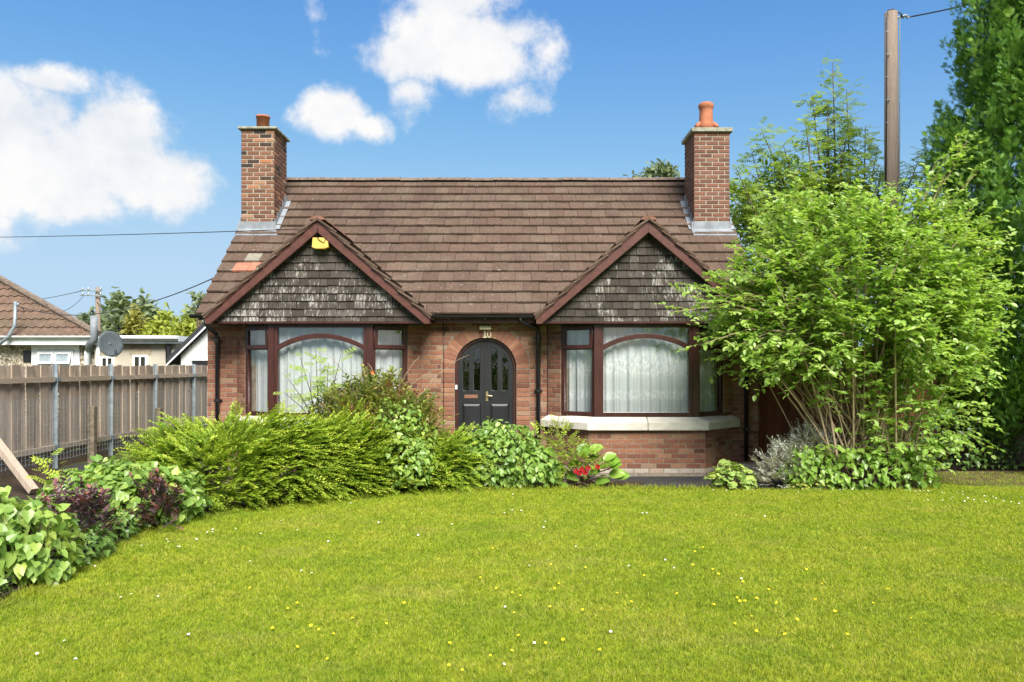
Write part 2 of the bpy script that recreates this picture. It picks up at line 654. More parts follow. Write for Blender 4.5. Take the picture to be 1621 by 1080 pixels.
def norm(a):
    return a / np.maximum(np.linalg.norm(a, axis=-1, keepdims=True), 1e-9)


T_OVAL = (np.array([(0, 0, 0), (.28, .24, .05), (.72, .2, .02), (1, 0, -.12), (.72, -.2, .02), (.28, -.24, .05)], float),
          np.array([(0, 3, 2, 1), (0, 5, 4, 3)]))
T_HEART = (np.array([(0, 0, 0), (-.12, .24, .05), (.16, .46, .09), (.52, .33, .04), (1, 0, -.14), (.52, -.33, .04), (.16, -.46, .09), (-.12, -.24, .05)], float),
           np.array([(0, 4, 3, 2, 1), (0, 7, 6, 5, 4)]))
T_IVY = (np.array([(0, 0, 0), (-.1, .26, .03), (.12, .55, .06), (.42, .27, .02), (1, 0, -.1), (.42, -.27, .02), (.12, -.55, .06), (-.1, -.26, .03)], float),
         np.array([(0, 4, 3, 2, 1), (0, 7, 6, 5, 4)]))
T_NEEDLE = (np.array([(0, 0, 0), (.45, .2, .03), (1, 0, 0), (.45, -.2, .03)], float), np.array([(0, 3, 2, 1)]))
T_SPRIG = (np.array([(0, 0, 0), (.45, .29, .05), (1, 0, -.03), (.45, -.29, .05)], float), np.array([(0, 3, 2, 1)]))
T_BROAD = (np.array([(0, 0, 0), (.25, .29, .06), (.68, .27, .03), (1, 0, -.14), (.68, -.27, .03), (.25, -.29, .06)], float),
           np.array([(0, 3, 2, 1), (0, 5, 4, 3)]))
T_LANCE = (np.array([(0, 0, 0), (.45, .13, .04), (1, 0, -.08), (.45, -.13, .04)], float), np.array([(0, 3, 2, 1)]))


def make_frond():
    vs, fs = [], []

    def rh(p, a, l, w):
        p = np.array(p, float)
        d = np.array((math.cos(a), math.sin(a), 0))
        s = np.array((-math.sin(a), math.cos(a), 0))
        b = len(vs)
        vs.extend([p, p + d * l * .5 + s * w, p + d * l, p + d * l * .5 - s * w])
        fs.append((b, b + 3, b + 2, b + 1))
    rh((0, 0, 0), 0, 1.0, .06)
    for i, t in enumerate((.08, .34, .58)):
        for sgn in (-1, 1):
            rh((t, 0, .03 * sgn), sgn * R(38), .5 * (1.05 - t * .7), .055)
    return np.array(vs), np.array(fs)


T_FROND = make_frond()


def make_pinnate(n=4, w=.075, l=.34):
    vs, fs = [], []

    def rh(p, a, ll, ww, dz):
        p = np.array(p, float)
        d = np.array((math.cos(a), math.sin(a), dz))
        s = np.array((-math.sin(a), math.cos(a), 0))
        b = len(vs)
        vs.extend([p, p + d * ll * .45 + s * ww, p + d * ll, p + d * ll * .45 - s * ww])
        fs.append((b, b + 3, b + 2, b + 1))
    vs.extend([np.array(q, float) for q in ((0, .008, 0), (0, -.008, 0), (.75, -.006, 0), (.75, .006, 0))])
    fs.append((0, 1, 2, 3))
    for i in range(n):
        t = .18 + .6 * i / (n - 1)
        for sgn in (-1, 1):
            rh((t, 0, 0), sgn * R(58), l, w, -.12)
    rh((.75, 0, 0), 0, l, w, -.1)
    return np.array(vs), np.array(fs)


T_PINN = make_pinnate()


def scatter_arrays(T, P, A, Nn, S, tint):
    tv, tf = T
    x = norm(A)
    z = Nn - x * np.sum(Nn * x, -1, keepdims=True)
    z = norm(z)
    y = np.cross(z, x)
    S = np.asarray(S)[:, None, None]
    V = P[:, None, :] + S * (tv[None, :, 0:1] * x[:, None] + tv[None, :, 1:2] * y[:, None] + tv[None, :, 2:3] * z[:, None])
    n, k = len(P), len(tv)
    F = (tf[None] + (np.arange(n) * k)[:, None, None]).reshape(-1, tf.shape[1])
    return V.reshape(-1, 3), F, np.repeat(tint, k)


def leaves(name, T, P, A, Nn, S, tint, m, parent):
    V, F, t = scatter_arrays(T, P, A, Nn, S, tint)
    return link(bpy.data.objects.new(name, np_mesh(name, V, F, t, m)), parent)


def rdir(n, zlo=-1.0):
    z = rng.uniform(zlo, 1, n)
    a = rng.uniform(0, 2 * np.pi, n)
    r = np.sqrt(1 - z * z)
    return np.stack([r * np.cos(a), r * np.sin(a), z], 1)


def jit(n, s):
    return rng.normal(0, s, (n, 3))


def sample_mounds(ells, n, rlo=.75, rhi=1.0, zlo=-.5, floor=.02):
    """points in the outer shell of a union of ellipsoids ((cx,cy,cz),(rx,ry,rz)) with outward normals"""
    w = np.array([e[1][0] * e[1][2] for e in ells])
    idx = rng.choice(len(ells), n, p=w / w.sum())
    C = np.array([e[0] for e in ells], float)
    Rr = np.array([e[1] for e in ells], float)
    d = rdir(n, zlo)
    rr = rng.uniform(rlo ** 2, rhi ** 2, n) ** .5
    # lumpy outline
    lump = 1 + .10 * np.sin(d[:, 0] * 7 + idx) * np.sin(d[:, 2] * 6 + 1.7 * idx) + .06 * np.sin(d[:, 1] * 13 + d[:, 0] * 11)
    P = C[idx] + d * Rr[idx] * (rr * lump)[:, None]
    Nn = norm(d / Rr[idx])
    keep = P[:, 2] > floor
    for j in range(len(ells)):
        q = np.linalg.norm((P - C[j]) / Rr[j], axis=1)
        keep &= ~((q < .72) & (idx != j))
    return P[keep], Nn[keep], rr[keep]


def twig_arrays(P, Dn, L, k, droop=.15, spread=.8, t0=.12, updir=.6):
    """leaves in pairs along twigs; returns leaf P, axis, normal and the twig index"""
    n = len(P)
    Dn = norm(Dn)
    t = np.linspace(t0, 1, k)[None, :, None]
    L_ = L[:, None, None]
    pos = P[:, None] + Dn[:, None] * L_ * t + np.array((0, 0, -1.0)) * droop * L_ * t ** 2
    side = norm(np.cross(Dn, np.array((0, 0, 1.0)) + jit(n, .25)))
    sg = np.where(np.arange(k) % 2 == 0, 1, -1)[None, :, None]
    ax = Dn[:, None] * .75 + side[:, None] * sg * spread + rng.normal(0, .18, (n, k, 3))
    nn = np.array((0, 0, updir)) + np.cross(side, Dn)[:, None] * .5 + rng.normal(0, .3, (n, k, 3))
    idx = np.repeat(np.arange(n), k)
    return pos.reshape(-1, 3), ax.reshape(-1, 3), nn.reshape(-1, 3), idx


def twig_mesh(name, P, Dn, L, r, droop, m, parent):
    """three-sided thin twigs with one bend"""
    n = len(P)
    Dn = norm(Dn)
    a = norm(np.cross(Dn, np.array((.3, .2, 1.0))))
    b = np.cross(Dn, a)
    rings = []
    for t, rr in ((0, 1.0), (.5, .75), (1, .25)):
        c = P + Dn * (L * t)[:, None] + np.array((0, 0, -1.0)) * (droop * L * t * t)[:, None]
        for k in range(3):
            an = k * 2 * np.pi / 3
            rings.append(c + (a * np.cos(an) + b * np.sin(an)) * (r * rr))
    V = np.stack(rings, 1).reshape(-1, 3)
    f = []
    for s_ in (0, 3):
        for k in range(3):
            f.append((s_ + k, s_ + (k + 1) % 3, s_ + 3 + (k + 1) % 3, s_ + 3 + k))
    F = (np.array(f)[None] + (np.arange(n) * 9)[:, None, None]).reshape(-1, 4)
    return tag(link(bpy.data.objects.new(name, np_mesh(name, V, F, None, m, True)), parent), kind='stuff')


# ------------------------------------------------------------------ ground
def ground_mat():
    M = Mat('rough_ground')
    col = M.ramp(M.noise(.8, 6, .6), [(.3, (.055, .075, .02)), (.55, (.085, .10, .03)), (.75, (.11, .095, .05))])
    M.bump(M.noise(30, 4, .6), .5, .03)
    return M.set(col, .95, .1)


def soil_mat():
    M = Mat('garden_soil')
    col = M.ramp(M.noise(9, 6, .65), [(.3, (.035, .025, .017)), (.6, (.075, .054, .036)), (.8, (.13, .09, .055))])
    M.bump(M.noise(40, 5, .7), .8, .03)
    return M.set(col, .95, .1)


def gravel_mat():
    M = Mat('dark_gravel')
    v = M.node('ShaderNodeTexVoronoi')
    v.inputs['Scale'].default_value = 70
    M.L.new(M.pos(), v.inputs['Vector'])
    col = M.ramp(v.outputs['Color'], [(.2, (.022, .022, .024)), (.7, (.05, .049, .05)), (1, (.11, .105, .1))])
    col = M.mix(M.ramp(M.noise(3, 4, .6), [(.45, 0.0), (.75, .45)]), col, (.07, .065, .058))
    M.bump(v.outputs['Distance'], .9, .015)
    return M.set(col, .9, .25)


def lawn_mat():
    M = Mat('lawn_turf')
    col = M.ramp(M.noise(1.6, 6, .65), [(.3, (.22, .30, .02)), (.55, (.30, .38, .03)), (.75, (.37, .38, .06))])
    M.bump(M.noise(60, 4, .6), .8, .02)
    return M.set(col, .95, .1)


tag(MB().slab([(-400, -300), (400, -300), (400, 900), (-400, 900)], -.5, -.07).build('ground', ground_mat()), kind='structure')
# edge of the lawn against the planted bed, as x,y points
EDGE = [(-3.75, -2), (-3.6, 4.0), (-3.5, 5.2), (-3.52, 6.2), (-3.62, 7.2), (-3.48, 8.0), (-3.1, 8.7), (-2.6, 9.15), (-1.7, 9.75), (-.9, 10.1), (0, 10.3), (.8, 10.38), (1.6, 10.42)]
LAWN = EDGE + [(2.6, 10.36), (3.6, 10.3), (5.4, 10.35), (5.9, 11.3), (6.6, 12.1), (9.5, 12.3), (9.5, -2)]
LAWN = LAWN[::-1]
tag(MB().slab(LAWN, -.12, -.012).build('lawn', lawn_mat()), kind='structure')
tag(MB().slab([(-9.2, -2), (-3.7, -2), (-3.4, 8), (-2.4, 9.3), (-.8, 10.2), (1.6, 10.5), (1.9, 11.2), (-1.0, 11.6), (-4.8, 12.4), (-7.4, 12.4), (-9.2, 12)][::1], -.12, -.03).build('flower_bed', soil_mat()), kind='structure')
tag(MB().slab([(-7.4, 11.0), (1.5, 10.3), (4.1, 10.2), (4.3, 13.4), (-7.4, 13.4)], -.12, -.045).build('garden_path', gravel_mat()), kind='structure')
tag(MB().slab([(4.0, 10.2), (9.6, 10.8), (11, 15), (4.2, 13.2)], -.12, -.02).build('shrub_border', soil_mat()), kind='structure')


def bare_shade_mat():
    M = Mat('mossy_ground_with_shade')
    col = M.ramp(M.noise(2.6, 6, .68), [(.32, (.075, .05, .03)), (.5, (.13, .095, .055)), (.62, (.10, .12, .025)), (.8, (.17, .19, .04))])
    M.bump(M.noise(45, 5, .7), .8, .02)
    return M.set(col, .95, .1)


tag(MB().slab([(5.75, 10.85), (6.6, 10.62), (9.5, 10.7), (9.5, 12.29), (6.6, 12.09), (5.95, 11.3)], -.11, -.008).build('bare_ground_with_shade', bare_shade_mat()), kind='structure')  # brown mossy soil, also standing in for shade the sun doesn't cast here


def in_poly(x, y, poly):
    c = np.zeros(len(x), bool)
    n = len(poly)
    for i in range(n):
        x0, y0 = poly[i]
        x1, y1 = poly[(i + 1) % n]
        cond = (y0 > y) != (y1 > y)
        with np.errstate(divide='ignore', invalid='ignore'):
            xx = (x1 - x0) * (y - y0) / (y1 - y0) + x0
        c ^= cond & (x < xx)
    return c


def build_grass():
    n = 2300000
    Y = 3.6 + (12.0 - 3.6) * rng.random(n) ** 1.25
    X = rng.uniform(-1, 1, n) * (Y * .70 + .35)
    keep = in_poly(X, Y, LAWN)
    # the turf thins out and darkens under the conifer, in place of cast shade
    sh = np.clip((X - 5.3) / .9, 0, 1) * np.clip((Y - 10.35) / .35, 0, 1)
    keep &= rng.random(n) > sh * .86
    keep &= rng.random(n) < .47
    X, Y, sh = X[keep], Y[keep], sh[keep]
    n = len(X)
    E = np.array(EDGE)
    de = np.full(n, 9.0)
    for i in range(len(E) - 1):
        a, b = E[i], E[i + 1]
        ab = b - a
        tt = np.clip(((X - a[0]) * ab[0] + (Y - a[1]) * ab[1]) / (ab @ ab), 0, 1)
        de = np.minimum(de, np.hypot(X - a[0] - tt * ab[0], Y - a[1] - tt * ab[1]))
    de = np.minimum(de, np.where((X > 1.4) & (X < 5.6), np.abs(Y - 10.36), 9))
    tuft = np.sin(X * 5.1 + 1.3 * np.sin(Y * 3.7)) * np.sin(Y * 6.3 + 1.9 * np.sin(X * 4.1))
    tuft2 = np.sin(X * 23 + 2 * np.sin(Y * 17)) * np.sin(Y * 27 + 2 * np.sin(X * 19))
    Hh = rng.uniform(.016, .034, n) * (1 + .18 * tuft + .22 * tuft2) + np.clip(.10 - de, 0, .1) * rng.uniform(.1, .75, n)
    W = rng.uniform(.0024, .0043, n) * (Y / 5.0) ** .75
    a = rng.uniform(0, 2 * np.pi, n)
    lean = np.abs(rng.normal(0, .95, n))
    la = rng.uniform(0, 2 * np.pi, n)
    base = np.stack([X, Y, np.full(n, -.012)], 1)
    s = np.stack([np.cos(a), np.sin(a), 0 * a], 1) * W[:, None]
    tip = base + np.stack([np.cos(la) * lean * Hh, np.sin(la) * lean * Hh, Hh], 1)
    V = np.stack([base - s, base + s, tip], 1).reshape(-1, 3)
    F = np.arange(3 * n).reshape(-1, 3)
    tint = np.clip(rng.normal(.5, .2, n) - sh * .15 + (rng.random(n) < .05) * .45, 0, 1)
    M = Mat('grass_blade')
    at_ = M.node('ShaderNodeAttribute', attribute_name='tint')
    col = M.ramp(at_.outputs['Fac'], [(0, (.17, .265, .022)), (.45, (.325, .41, .030)), (.75, (.44, .485, .045)), (1, (.60, .53, .17))])
    col = M.mix(.75, col, M.ramp(M.noise(1.1, 6, .68), [(.28, (.62, .78, .7)), (.5, (1.0, 1.0, 1.0)), (.72, (1.32, 1.1, 1.6))]), 'MULTIPLY')
    col = M.mix(.6, col, M.ramp(M.noise(7.5, 4, .6), [(.3, (.62, .72, .6)), (.7, (1.3, 1.2, 1.15))]), 'MULTIPLY')
    col = M.mix(.75, col, M.ramp(M.noise(34, 3, .65), [(.36, (.5, .62, .55)), (.6, (1.2, 1.15, 1.1))]), 'MULTIPLY')
    col = M.mix(M.ramp(M.noise(.75, 5, .7, (1, 1.6, 1)), [(.54, 0.0), (.72, .42)]), col, (.50, .43, .14))
    M.set(col, .6, .2)
    tr = M.node('ShaderNodeBsdfTranslucent')
    M.L.new(col, tr.inputs['Color'])
    mx = M.node('ShaderNodeMixShader')
    mx.inputs[0].default_value = .45
    M.L.new(M.bsdf.outputs[0], mx.inputs[1])
    M.L.new(tr.outputs[0], mx.inputs[2])
    M.L.new(mx.outputs[0], M.out.inputs['Surface'])
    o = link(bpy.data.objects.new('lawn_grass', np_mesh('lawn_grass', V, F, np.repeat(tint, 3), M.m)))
    tag(o, 'short mown yellow-green grass of the front lawn', 'grass', kind='stuff')


build_grass()

# ------------------------------------------------------------------ the house
WY = 12.5                       # front wall plane
XL, XR = -4.87, 3.94
CB = (-2.915, 2.045)            # centres of the two bays and gables
EY, EZ = 12.28, 2.424           # eaves edge of the main roof
RY, RZ = 15.57, 5.315           # ridge
SL = (RZ - EZ) / (RY - EY)
DX, DR, DZ = -.424, .494, 1.585  # door centre, half width, springing height

house = empty('house', (-.46, WY, 0), 'red brick bungalow with two shingled gables over bay windows and brown tiled roof', 'house')

# --- unit brick: x -.5...5 (scaled to its length), front at y=-.005, chamfered
def unit_brick(name, m, h=.065, d=.035, fy=-.005, ch=.004):
    mb = MB()
    x = .5
    xi = x - ch / .215
    z, zi = h / 2, h / 2 - ch
    v = [(-x, fy + ch, -z), (x, fy + ch, -z), (x, fy + ch, z), (-x, fy + ch, z),
         (-xi, fy, -zi), (xi, fy, -zi), (xi, fy, zi), (-xi, fy, zi),
         (-x, d, -z), (x, d, -z), (x, d, z), (-x, d, z)]
    f = [(4, 5, 6, 7), (0, 1, 5, 4), (1, 2, 6, 5), (2, 3, 7, 6), (3, 0, 4, 7), (0, 8, 9, 1), (1, 9, 10, 2), (2, 10, 11, 3), (3, 11, 8, 0)]
    mb.add(v, f)
    return mb.mesh(name, m)


BR = {k: unit_brick('brick', MT[k], .059 if 'chim' in k else .065) for k in ('brick', 'chim_brick', 'chim2_brick', 'plinth_brick')}


def brick_run(O, ang, spans, zc, odd, off=0.0, jointw=.011):
    """bricks of one course along direction ang from O; spans in metres along it -> (centre, ang, length)"""
    out = []
    u = Vector((math.cos(ang), math.sin(ang), 0))
    pitch = .225
    for a, b in spans:
        if b - a < .03:
            continue
        start = math.floor((a - off) / pitch) * pitch + off - (pitch / 2 if odd else 0)
        x = start
        while x < b:
            p, q = max(x, a), min(x + pitch - jointw, b)
            if q - p > .035:
                c = Vector(O) + u * ((p + q) / 2)
                out.append((Vector((c.x, c.y, zc)), ang, q - p))
            x += pitch
    return out


def place_bricks(lst, mesh, parent, name='brick'):
    for c, ang, ln in lst:
        o = bpy.data.objects.new(name, mesh)
        o.location = c + Vector((random.uniform(-.001, .001), random.uniform(-.0015, .0015), random.uniform(-.001, .001)))
        o.rotation_euler = (0, 0, ang)
        o.scale = (ln, 1, 1)
        link(o, parent)


def join_bricks(lst, name, m, parent, h=.065):
    mb = MB()
    for c, ang, ln in lst:
        M = Matrix.Translation(c) @ Matrix.Rotation(ang, 4, 'Z')
        mb.box((-ln / 2, -.005, -h / 2), (ln / 2, .035, h / 2), M)
    o = mb.build(name, m, parent)
    o['kind'] = 'stuff'
    return o


# main walls: the front with the door opening, back and sides; the bays open into it
BAYW = 1.46
front_outer = [(XL + .003, -.1), (XR - .003, -.1), (XR - .003, 2.42), (XL + .003, 2.42)]
holes = []
n = 28
arc = [(DX + DR * math.cos(math.pi * i / n), DZ + DR * math.sin(math.pi * i / n)) for i in range(n + 1)]
holes.append([(DX + DR, -.02)] + arc + [(DX - DR, -.02)])
for c in CB:
    holes.append([(c - BAYW + .1, .05), (c + BAYW - .1, .05), (c + BAYW - .1, 2.30), (c - BAYW + .1, 2.30)])
wall = shape2d('wall', front_outer, holes, WY, WY + .24, MT['mortar'], house)
mb = MB()
mb.box((XL, WY + .01, -.1), (XL + .25, 18.6, 2.42)).box((XR - .25, WY + .01, -.1), (XR, 18.6, 2.42)).box((XL + .26, 18.35, -.1), (XR - .26, 18.6, 2.42))
for x0, x1 in ((XL + .01, XL + .24), (XR - .24, XR - .01)):
    mb.add([(x0, 12.6, 2.42), (x0, 18.5, 2.42), (x0, 15.57, 5.2), (x1, 12.6, 2.42), (x1, 18.5, 2.42), (x1, 15.57, 5.2)], [(0, 1, 2), (5, 4, 3), (0, 3, 4, 1), (1, 4, 5, 2), (2, 5, 3, 0)])
mb.build('end_wall', MT['brick_i'], house)
mb = MB()
mb.box((XL + .25, WY + .25, -.05), (XR - .25, 18.3, .04))
mb.box((-1.3, WY + 1.4, .05), (.5, WY + 1.5, 2.4))
mb.box((-1.3, WY + .26, .05), (-1.2, 18, 2.4)).box((.4, WY + .26, .05), (.5, 18, 2.4)).box((XL + .26, 15.6, .05), (XR - .26, 15.7, 2.4))
mb.box((XL + .2, WY + .3, 2.41), (XR - .2, 18.4, 2.45))
mb.build('interior', MT['dark_room'], house)

# front wall bricks
near, far = [], []
ROUT = DR + .215
for i in range(32):
    zc = .0375 + i * .075
    if zc > 2.36:
        break
    dz = zc - DZ
    hw = ROUT if dz < 0 else (math.sqrt(max(ROUT ** 2 - dz ** 2, 0)) if dz < ROUT else 0)
    hw = hw + .006 if hw else 0
    spans = [(XL, CB[0] - BAYW), (CB[1] + BAYW, XR)]
    if hw:
        spans += [(CB[0] + BAYW, DX - hw), (DX + hw, CB[1] - BAYW)]
    else:
        spans += [(CB[0] + BAYW, CB[1] - BAYW)]
    for b in brick_run((0, WY, 0), 0, spans, zc, i % 2 == 1, .04):
        (near if (zc > .75 or b[0].x > 3) else far).append(b)
place_bricks(near, BR['brick'], wall)
join_bricks(far, 'lower_brickwork', MT['brick_i'], wall)
# corner returns are covered by the end walls; door jambs and arch ring
jamb = []
for i in range(22):
    zc = .0375 + i * .075
    if zc > DZ:
        break
    for s in (-1, 1):
        x0, x1 = (DX - ROUT, DX - DR - .003) if s < 0 else (DX + DR + .003, DX + ROUT)
        jamb.append((Vector(((x0 + x1) / 2, WY - .004, zc)), 0, x1 - x0 - .006))
place_bricks(jamb, BR['brick'], wall)
nv = 25
vme = MB()
w0, w1 = (math.pi * DR / nv - .010) / 2, (math.pi * ROUT / nv - .010) / 2
vme.add([(-w0, -.006, DR + .003), (w0, -.006, DR + .003), (w1, -.006, ROUT - .006), (-w1, -.006, ROUT - .006),
         (-w0, .2, DR + .003), (w0, .2, DR + .003), (w1, .04, ROUT - .006), (-w1, .04, ROUT - .006)],
        [(0, 1, 2, 3), (0, 4, 5, 1), (1, 5, 6, 2), (2, 6, 7, 3), (3, 7, 4, 0)])
vm = vme.mesh('arch_brick', MT['arch_brick'])
for k in range(nv):
    o = bpy.data.objects.new('arch_brick', vm)
    o.location = (DX, WY, DZ)
    o.rotation_euler = (0, math.pi / 2 - math.pi * (k + .5) / nv, 0)
    link(o, wall)


# --- bays
def bay(c, show_base, curtain_label, curtain_bands):
    B = [Vector((c - 1.48, 12.5, 0)), Vector((c - .87, 11.82, 0)), Vector((c + .87, 11.82, 0)), Vector((c + 1.48, 12.5, 0))]
    Wn = [Vector((c - 1.277, 12.28, 0)), Vector((c - .75, 11.90, 0)), Vector((c + .75, 11.90, 0)), Vector((c + 1.277, 12.28, 0))]
    base = MB().slab([(p.x, p.y) for p in B] + [(B[3].x, 12.62), (B[0].x, 12.62)], -.08, .70).build('bay_wall', MT['mortar'], house)
    indiv, rest, pl = [], [], []
    for s in range(3):
        P, Q = B[s], B[s + 1]
        ang = math.atan2(Q.y - P.y, Q.x - P.x)
        ln = (Q - P).length
        for i in range(9):
            zc = .0375 + i * .075
            if zc > .66:
                break
            r_ = brick_run(P, ang, [(0.004, ln - .004)], zc, i % 2 == s % 2, 0.0)
            if i == 0:
                pl += r_
            else:
                (indiv if show_base else rest).extend(r_)
    # piers that carry the canted faces up beside the window
    for s, (A, Wp) in ((-1, (B[0], Wn[0])), (1, (B[3], Wn[3]))):
        P, Q = (A, Vector((Wp.x, 12.275, 0))) if s < 0 else (Vector((Wp.x, 12.275, 0)), A)
        u = (Q - P).normalized()
        nrm = Vector((u.y, -u.x, 0))
        back = [(P - nrm * .2), (Q - nrm * .2)]
        MB().slab([(P.x, P.y), (Q.x, Q.y), (back[1].x, back[1].y), (back[0].x, back[0].y)], .72, 2.28).build('pier', MT['mortar'], house)
        ang = math.atan2(u.y, u.x)
        ln = (Q - P).length
        for i in range(9, 30):
            zc = .0375 + i * .075
            if zc < .86 or zc > 2.25:
                continue
            x = .2 if i % 2 else .1
            spans = [(0.003, x - .005), (x + .005, ln - .003)]
            for a, b in spans:
                if b - a > .02:
                    indiv.append((P + u * ((a + b) / 2) + Vector((0, 0, zc)), ang, b - a))
    place_bricks(indiv, BR['brick'], base)
    place_bricks(pl, BR['plinth_brick'], base) if show_base else join_bricks(pl, 'plinth', MT['brick_i'], base)
    if rest:
        join_bricks(rest, 'lower_brickwork', MT['brick_i'], base)

    # stone sill following the three faces
    def offs(poly, d):
        out = []
        for i, p in enumerate(poly):
            ns = []
            if i > 0:
                u = (p - poly[i - 1]).normalized()
                ns.append(Vector((u.y, -u.x, 0)))
            if i < len(poly) - 1:
                u = (poly[i + 1] - p).normalized()
                ns.append(Vector((u.y, -u.x, 0)))
            nn = sum(ns, Vector()) / len(ns)
            out.append(p + nn * (d / max(nn.length_squared, .3)))
        return out
    o1 = offs(B, .085)
    o1[0].y = o1[3].y = 12.47
    o1[0].x, o1[3].x = c - 1.60, c + 1.60
    i1 = [Vector((c - 1.45, 12.47, 0)), Wn[1] + Vector((-.005, -.035, 0)), Wn[2] + Vector((.005, -.035, 0)), Vector((c + 1.45, 12.47, 0))]
    prof = [(o1, .655), (o1, .775), (o1, .775), (i1, .855), (i1, .655)]
    for half in (0, 1):
        mb = MB()
        xs = []
        pts = []
        for poly, z in prof:
            m_ = (poly[1] + poly[2]) / 2
            q = [poly[0], poly[1], m_ - Vector((.003, 0, 0))] if half == 0 else [m_ + Vector((.003, 0, 0)), poly[2], poly[3]]
            pts.append([(p.x, p.y, z) for p in q])
        use = [pts[0], pts[1], pts[3], pts[4]]
        vs = [p for ring in use for p in ring]
        fs = []
        for r_ in range(4):
            r2 = (r_ + 1) % 4
            for k in range(2):
                fs.append((r_ * 3 + k, r_ * 3 + k + 1, r2 * 3 + k + 1, r2 * 3 + k))
        fs += [(0, 3, 6, 9), (11, 8, 5, 2)]
        mb.add(vs, fs)
        bevel_obj(mb.build('window_sill', MT['stone'], house), .012)

    # window: one framed unit per face
    Z0, Z1 = .850, 2.262
    win = MB().slab([(p.x, p.y + .005) for p in Wn] + [(p.x, p.y + .075) for p in Wn[::-1]], Z1 - .004, Z1 + .005).build('bay_window', MT['mahogany'], house)
    for p in Wn[1:3]:                                       # corner posts
        MB().slab([(p.x - .045, p.y - .02), (p.x + .045, p.y - .02), (p.x + .035, p.y + .07), (p.x - .035, p.y + .07)], Z0, Z1 - .006).build('corner_post', MT['mahogany'], win)
    for s in range(3):
        P, Q = Wn[s], Wn[s + 1]
        ang = math.atan2(Q.y - P.y, Q.x - P.x)
        ln = (Q - P).length
        M = Matrix.Translation(P) @ Matrix.Rotation(ang, 4, 'Z')
        e0 = .03 if s else 0.0
        e1 = ln - (.03 if s < 2 else 0.0)
        F = .062
        # outer frame
        shape2d('window_frame', [(e0, Z0), (e1, Z0), (e1, Z1), (e0, Z1)], [[(e0 + F, Z0 + F), (e1 - F, Z0 + F), (e1 - F, Z1 - F * .7), (e0 + F, Z1 - F * .7)]], .0, .07, MT['mahogany'], win, .006, M)
        a, b, z0, z1 = e0 + F, e1 - F, Z0 + F, Z1 - F * .7
        if s == 1:
            # arched transom bar
            ze, zc = 1.905, 2.085
            h = zc - ze
            hw = (b - a) / 2
            Rr = (hw * hw + h * h) / (2 * h)
            cx, cz = (a + b) / 2, zc - Rr
            al = math.asin(hw / Rr)
            t = .032
            lo = [(cx + (Rr - t) * math.sin(-al + 2 * al * i / 20), cz + (Rr - t) * math.cos(-al + 2 * al * i / 20)) for i in range(21)]
            hi = [(cx + (Rr + t) * math.sin(-al + 2 * al * i / 20), cz + (Rr + t) * math.cos(-al + 2 * al * i / 20)) for i in range(21)]
            shape2d('arched_transom', lo + hi[::-1], [], .004, .062, MT['mahogany'], win, .005, M)
            MB().prism([(a - .01, z0 - .01)] + [(b + .01, z0 - .01)] + [(p[0], p[1] + .01) for p in lo[::-1]], .028, .034, M).build('pane', MT['glass'], win)
            MB().prism([(p[0], p[1] - .01) for p in hi] + [(b + .01, z1 + .01), (a - .01, z1 + .01)], .028, .034, M).build('pane', MT['glass'], win)
            # white glazing bead
            mb = MB()
            for i in range(1):
                mb.tube([M @ Vector((a, .012, z0 + .006)), M @ Vector((b, .012, z0 + .006))], .004, 5)
            mb.build('glazing_bead', MT['white'], win)
        else:
            zt = 1.905
            MB().box((a, .006, zt - .03), (b, .064, zt + .03), M).build('transom', MT['mahogany'], win)
            ca, cb, cz0, cz1 = a - .02, b + .02, zt - .01, z1 + .015
            shape2d('top_casement', [(ca, cz0), (cb, cz0), (cb, cz1), (ca, cz1)], [[(ca + .05, cz0 + .05), (cb - .05, cz0 + .05), (cb - .05, cz1 - .05), (ca + .05, cz1 - .05)]], -.022, .03, MT['mahogany'], win, .006, M)
            MB().box((ca + .04, .0, cz0 + .04), (cb - .04, .006, cz1 - .04), M).build('pane', MT['glass'], win)
            MB().box((a - .01, .028, z0 - .01), (b + .01, .034, zt - .02), M).build('pane', MT['glass'], win)
    # soffit board behind the window head
    MB().box((c - 1.62, 11.80, 2.268), (c + 1.62, 12.49, 2.30)).build('soffit', MT['mahogany'], house)

    # net curtain hung just inside
    poly = [Wn[0] + Vector((.03, .16, 0)), Wn[1] + Vector((.06, .17, 0)), Wn[2] + Vector((-.06, .17, 0)), Wn[3] + Vector((-.03, .16, 0))]
    segs = [(poly[i], poly[i + 1]) for i in range(3)]
    tot = sum((q - p).length for p, q in segs)
    NU, NZ = 260, 14
    ph = random.uniform(0, 6)
    vs, fs = [], []
    for j in range(NZ + 1):
        z = .90 + (2.24 - .90) * j / NZ
        for i in range(NU + 1):
            d = tot * i / NU
            dd = d
            for p, q in segs:
                L = (q - p).length
                if dd <= L or (p, q) == segs[-1]:
                    break
                dd -= L
            u = (q - p).normalized()
            nn = Vector((u.y, -u.x, 0))
            k = 1 - .35 * j / NZ
            fold = .020 * math.sin(d * 44 + ph + 1.5 * math.sin(d * 7)) + .014 * math.sin(d * 23 + 2 * ph + .5 * z) + .008 * math.sin(d * 90 + z)
            w = p + u * dd + nn * fold * k
            vs.append((w.x, w.y, z + .01 * math.sin(d * 9)))
    for j in range(NZ):
        for i in range(NU):
            a = j * (NU + 1) + i
            fs.append((a, a + 1, a + NU + 2, a + NU + 1))
    cur = empty('net_curtain', (c, 12.1, .9), curtain_label, 'curtain')
    MB().add(vs, fs).build('net_cloth', curtain_mat('net_curtain', curtain_bands), cur, True)
    MB().tube([p + Vector((0, 0, 2.245)) for p in poly], .008, 6).build('curtain_rail', MT['white'], cur)


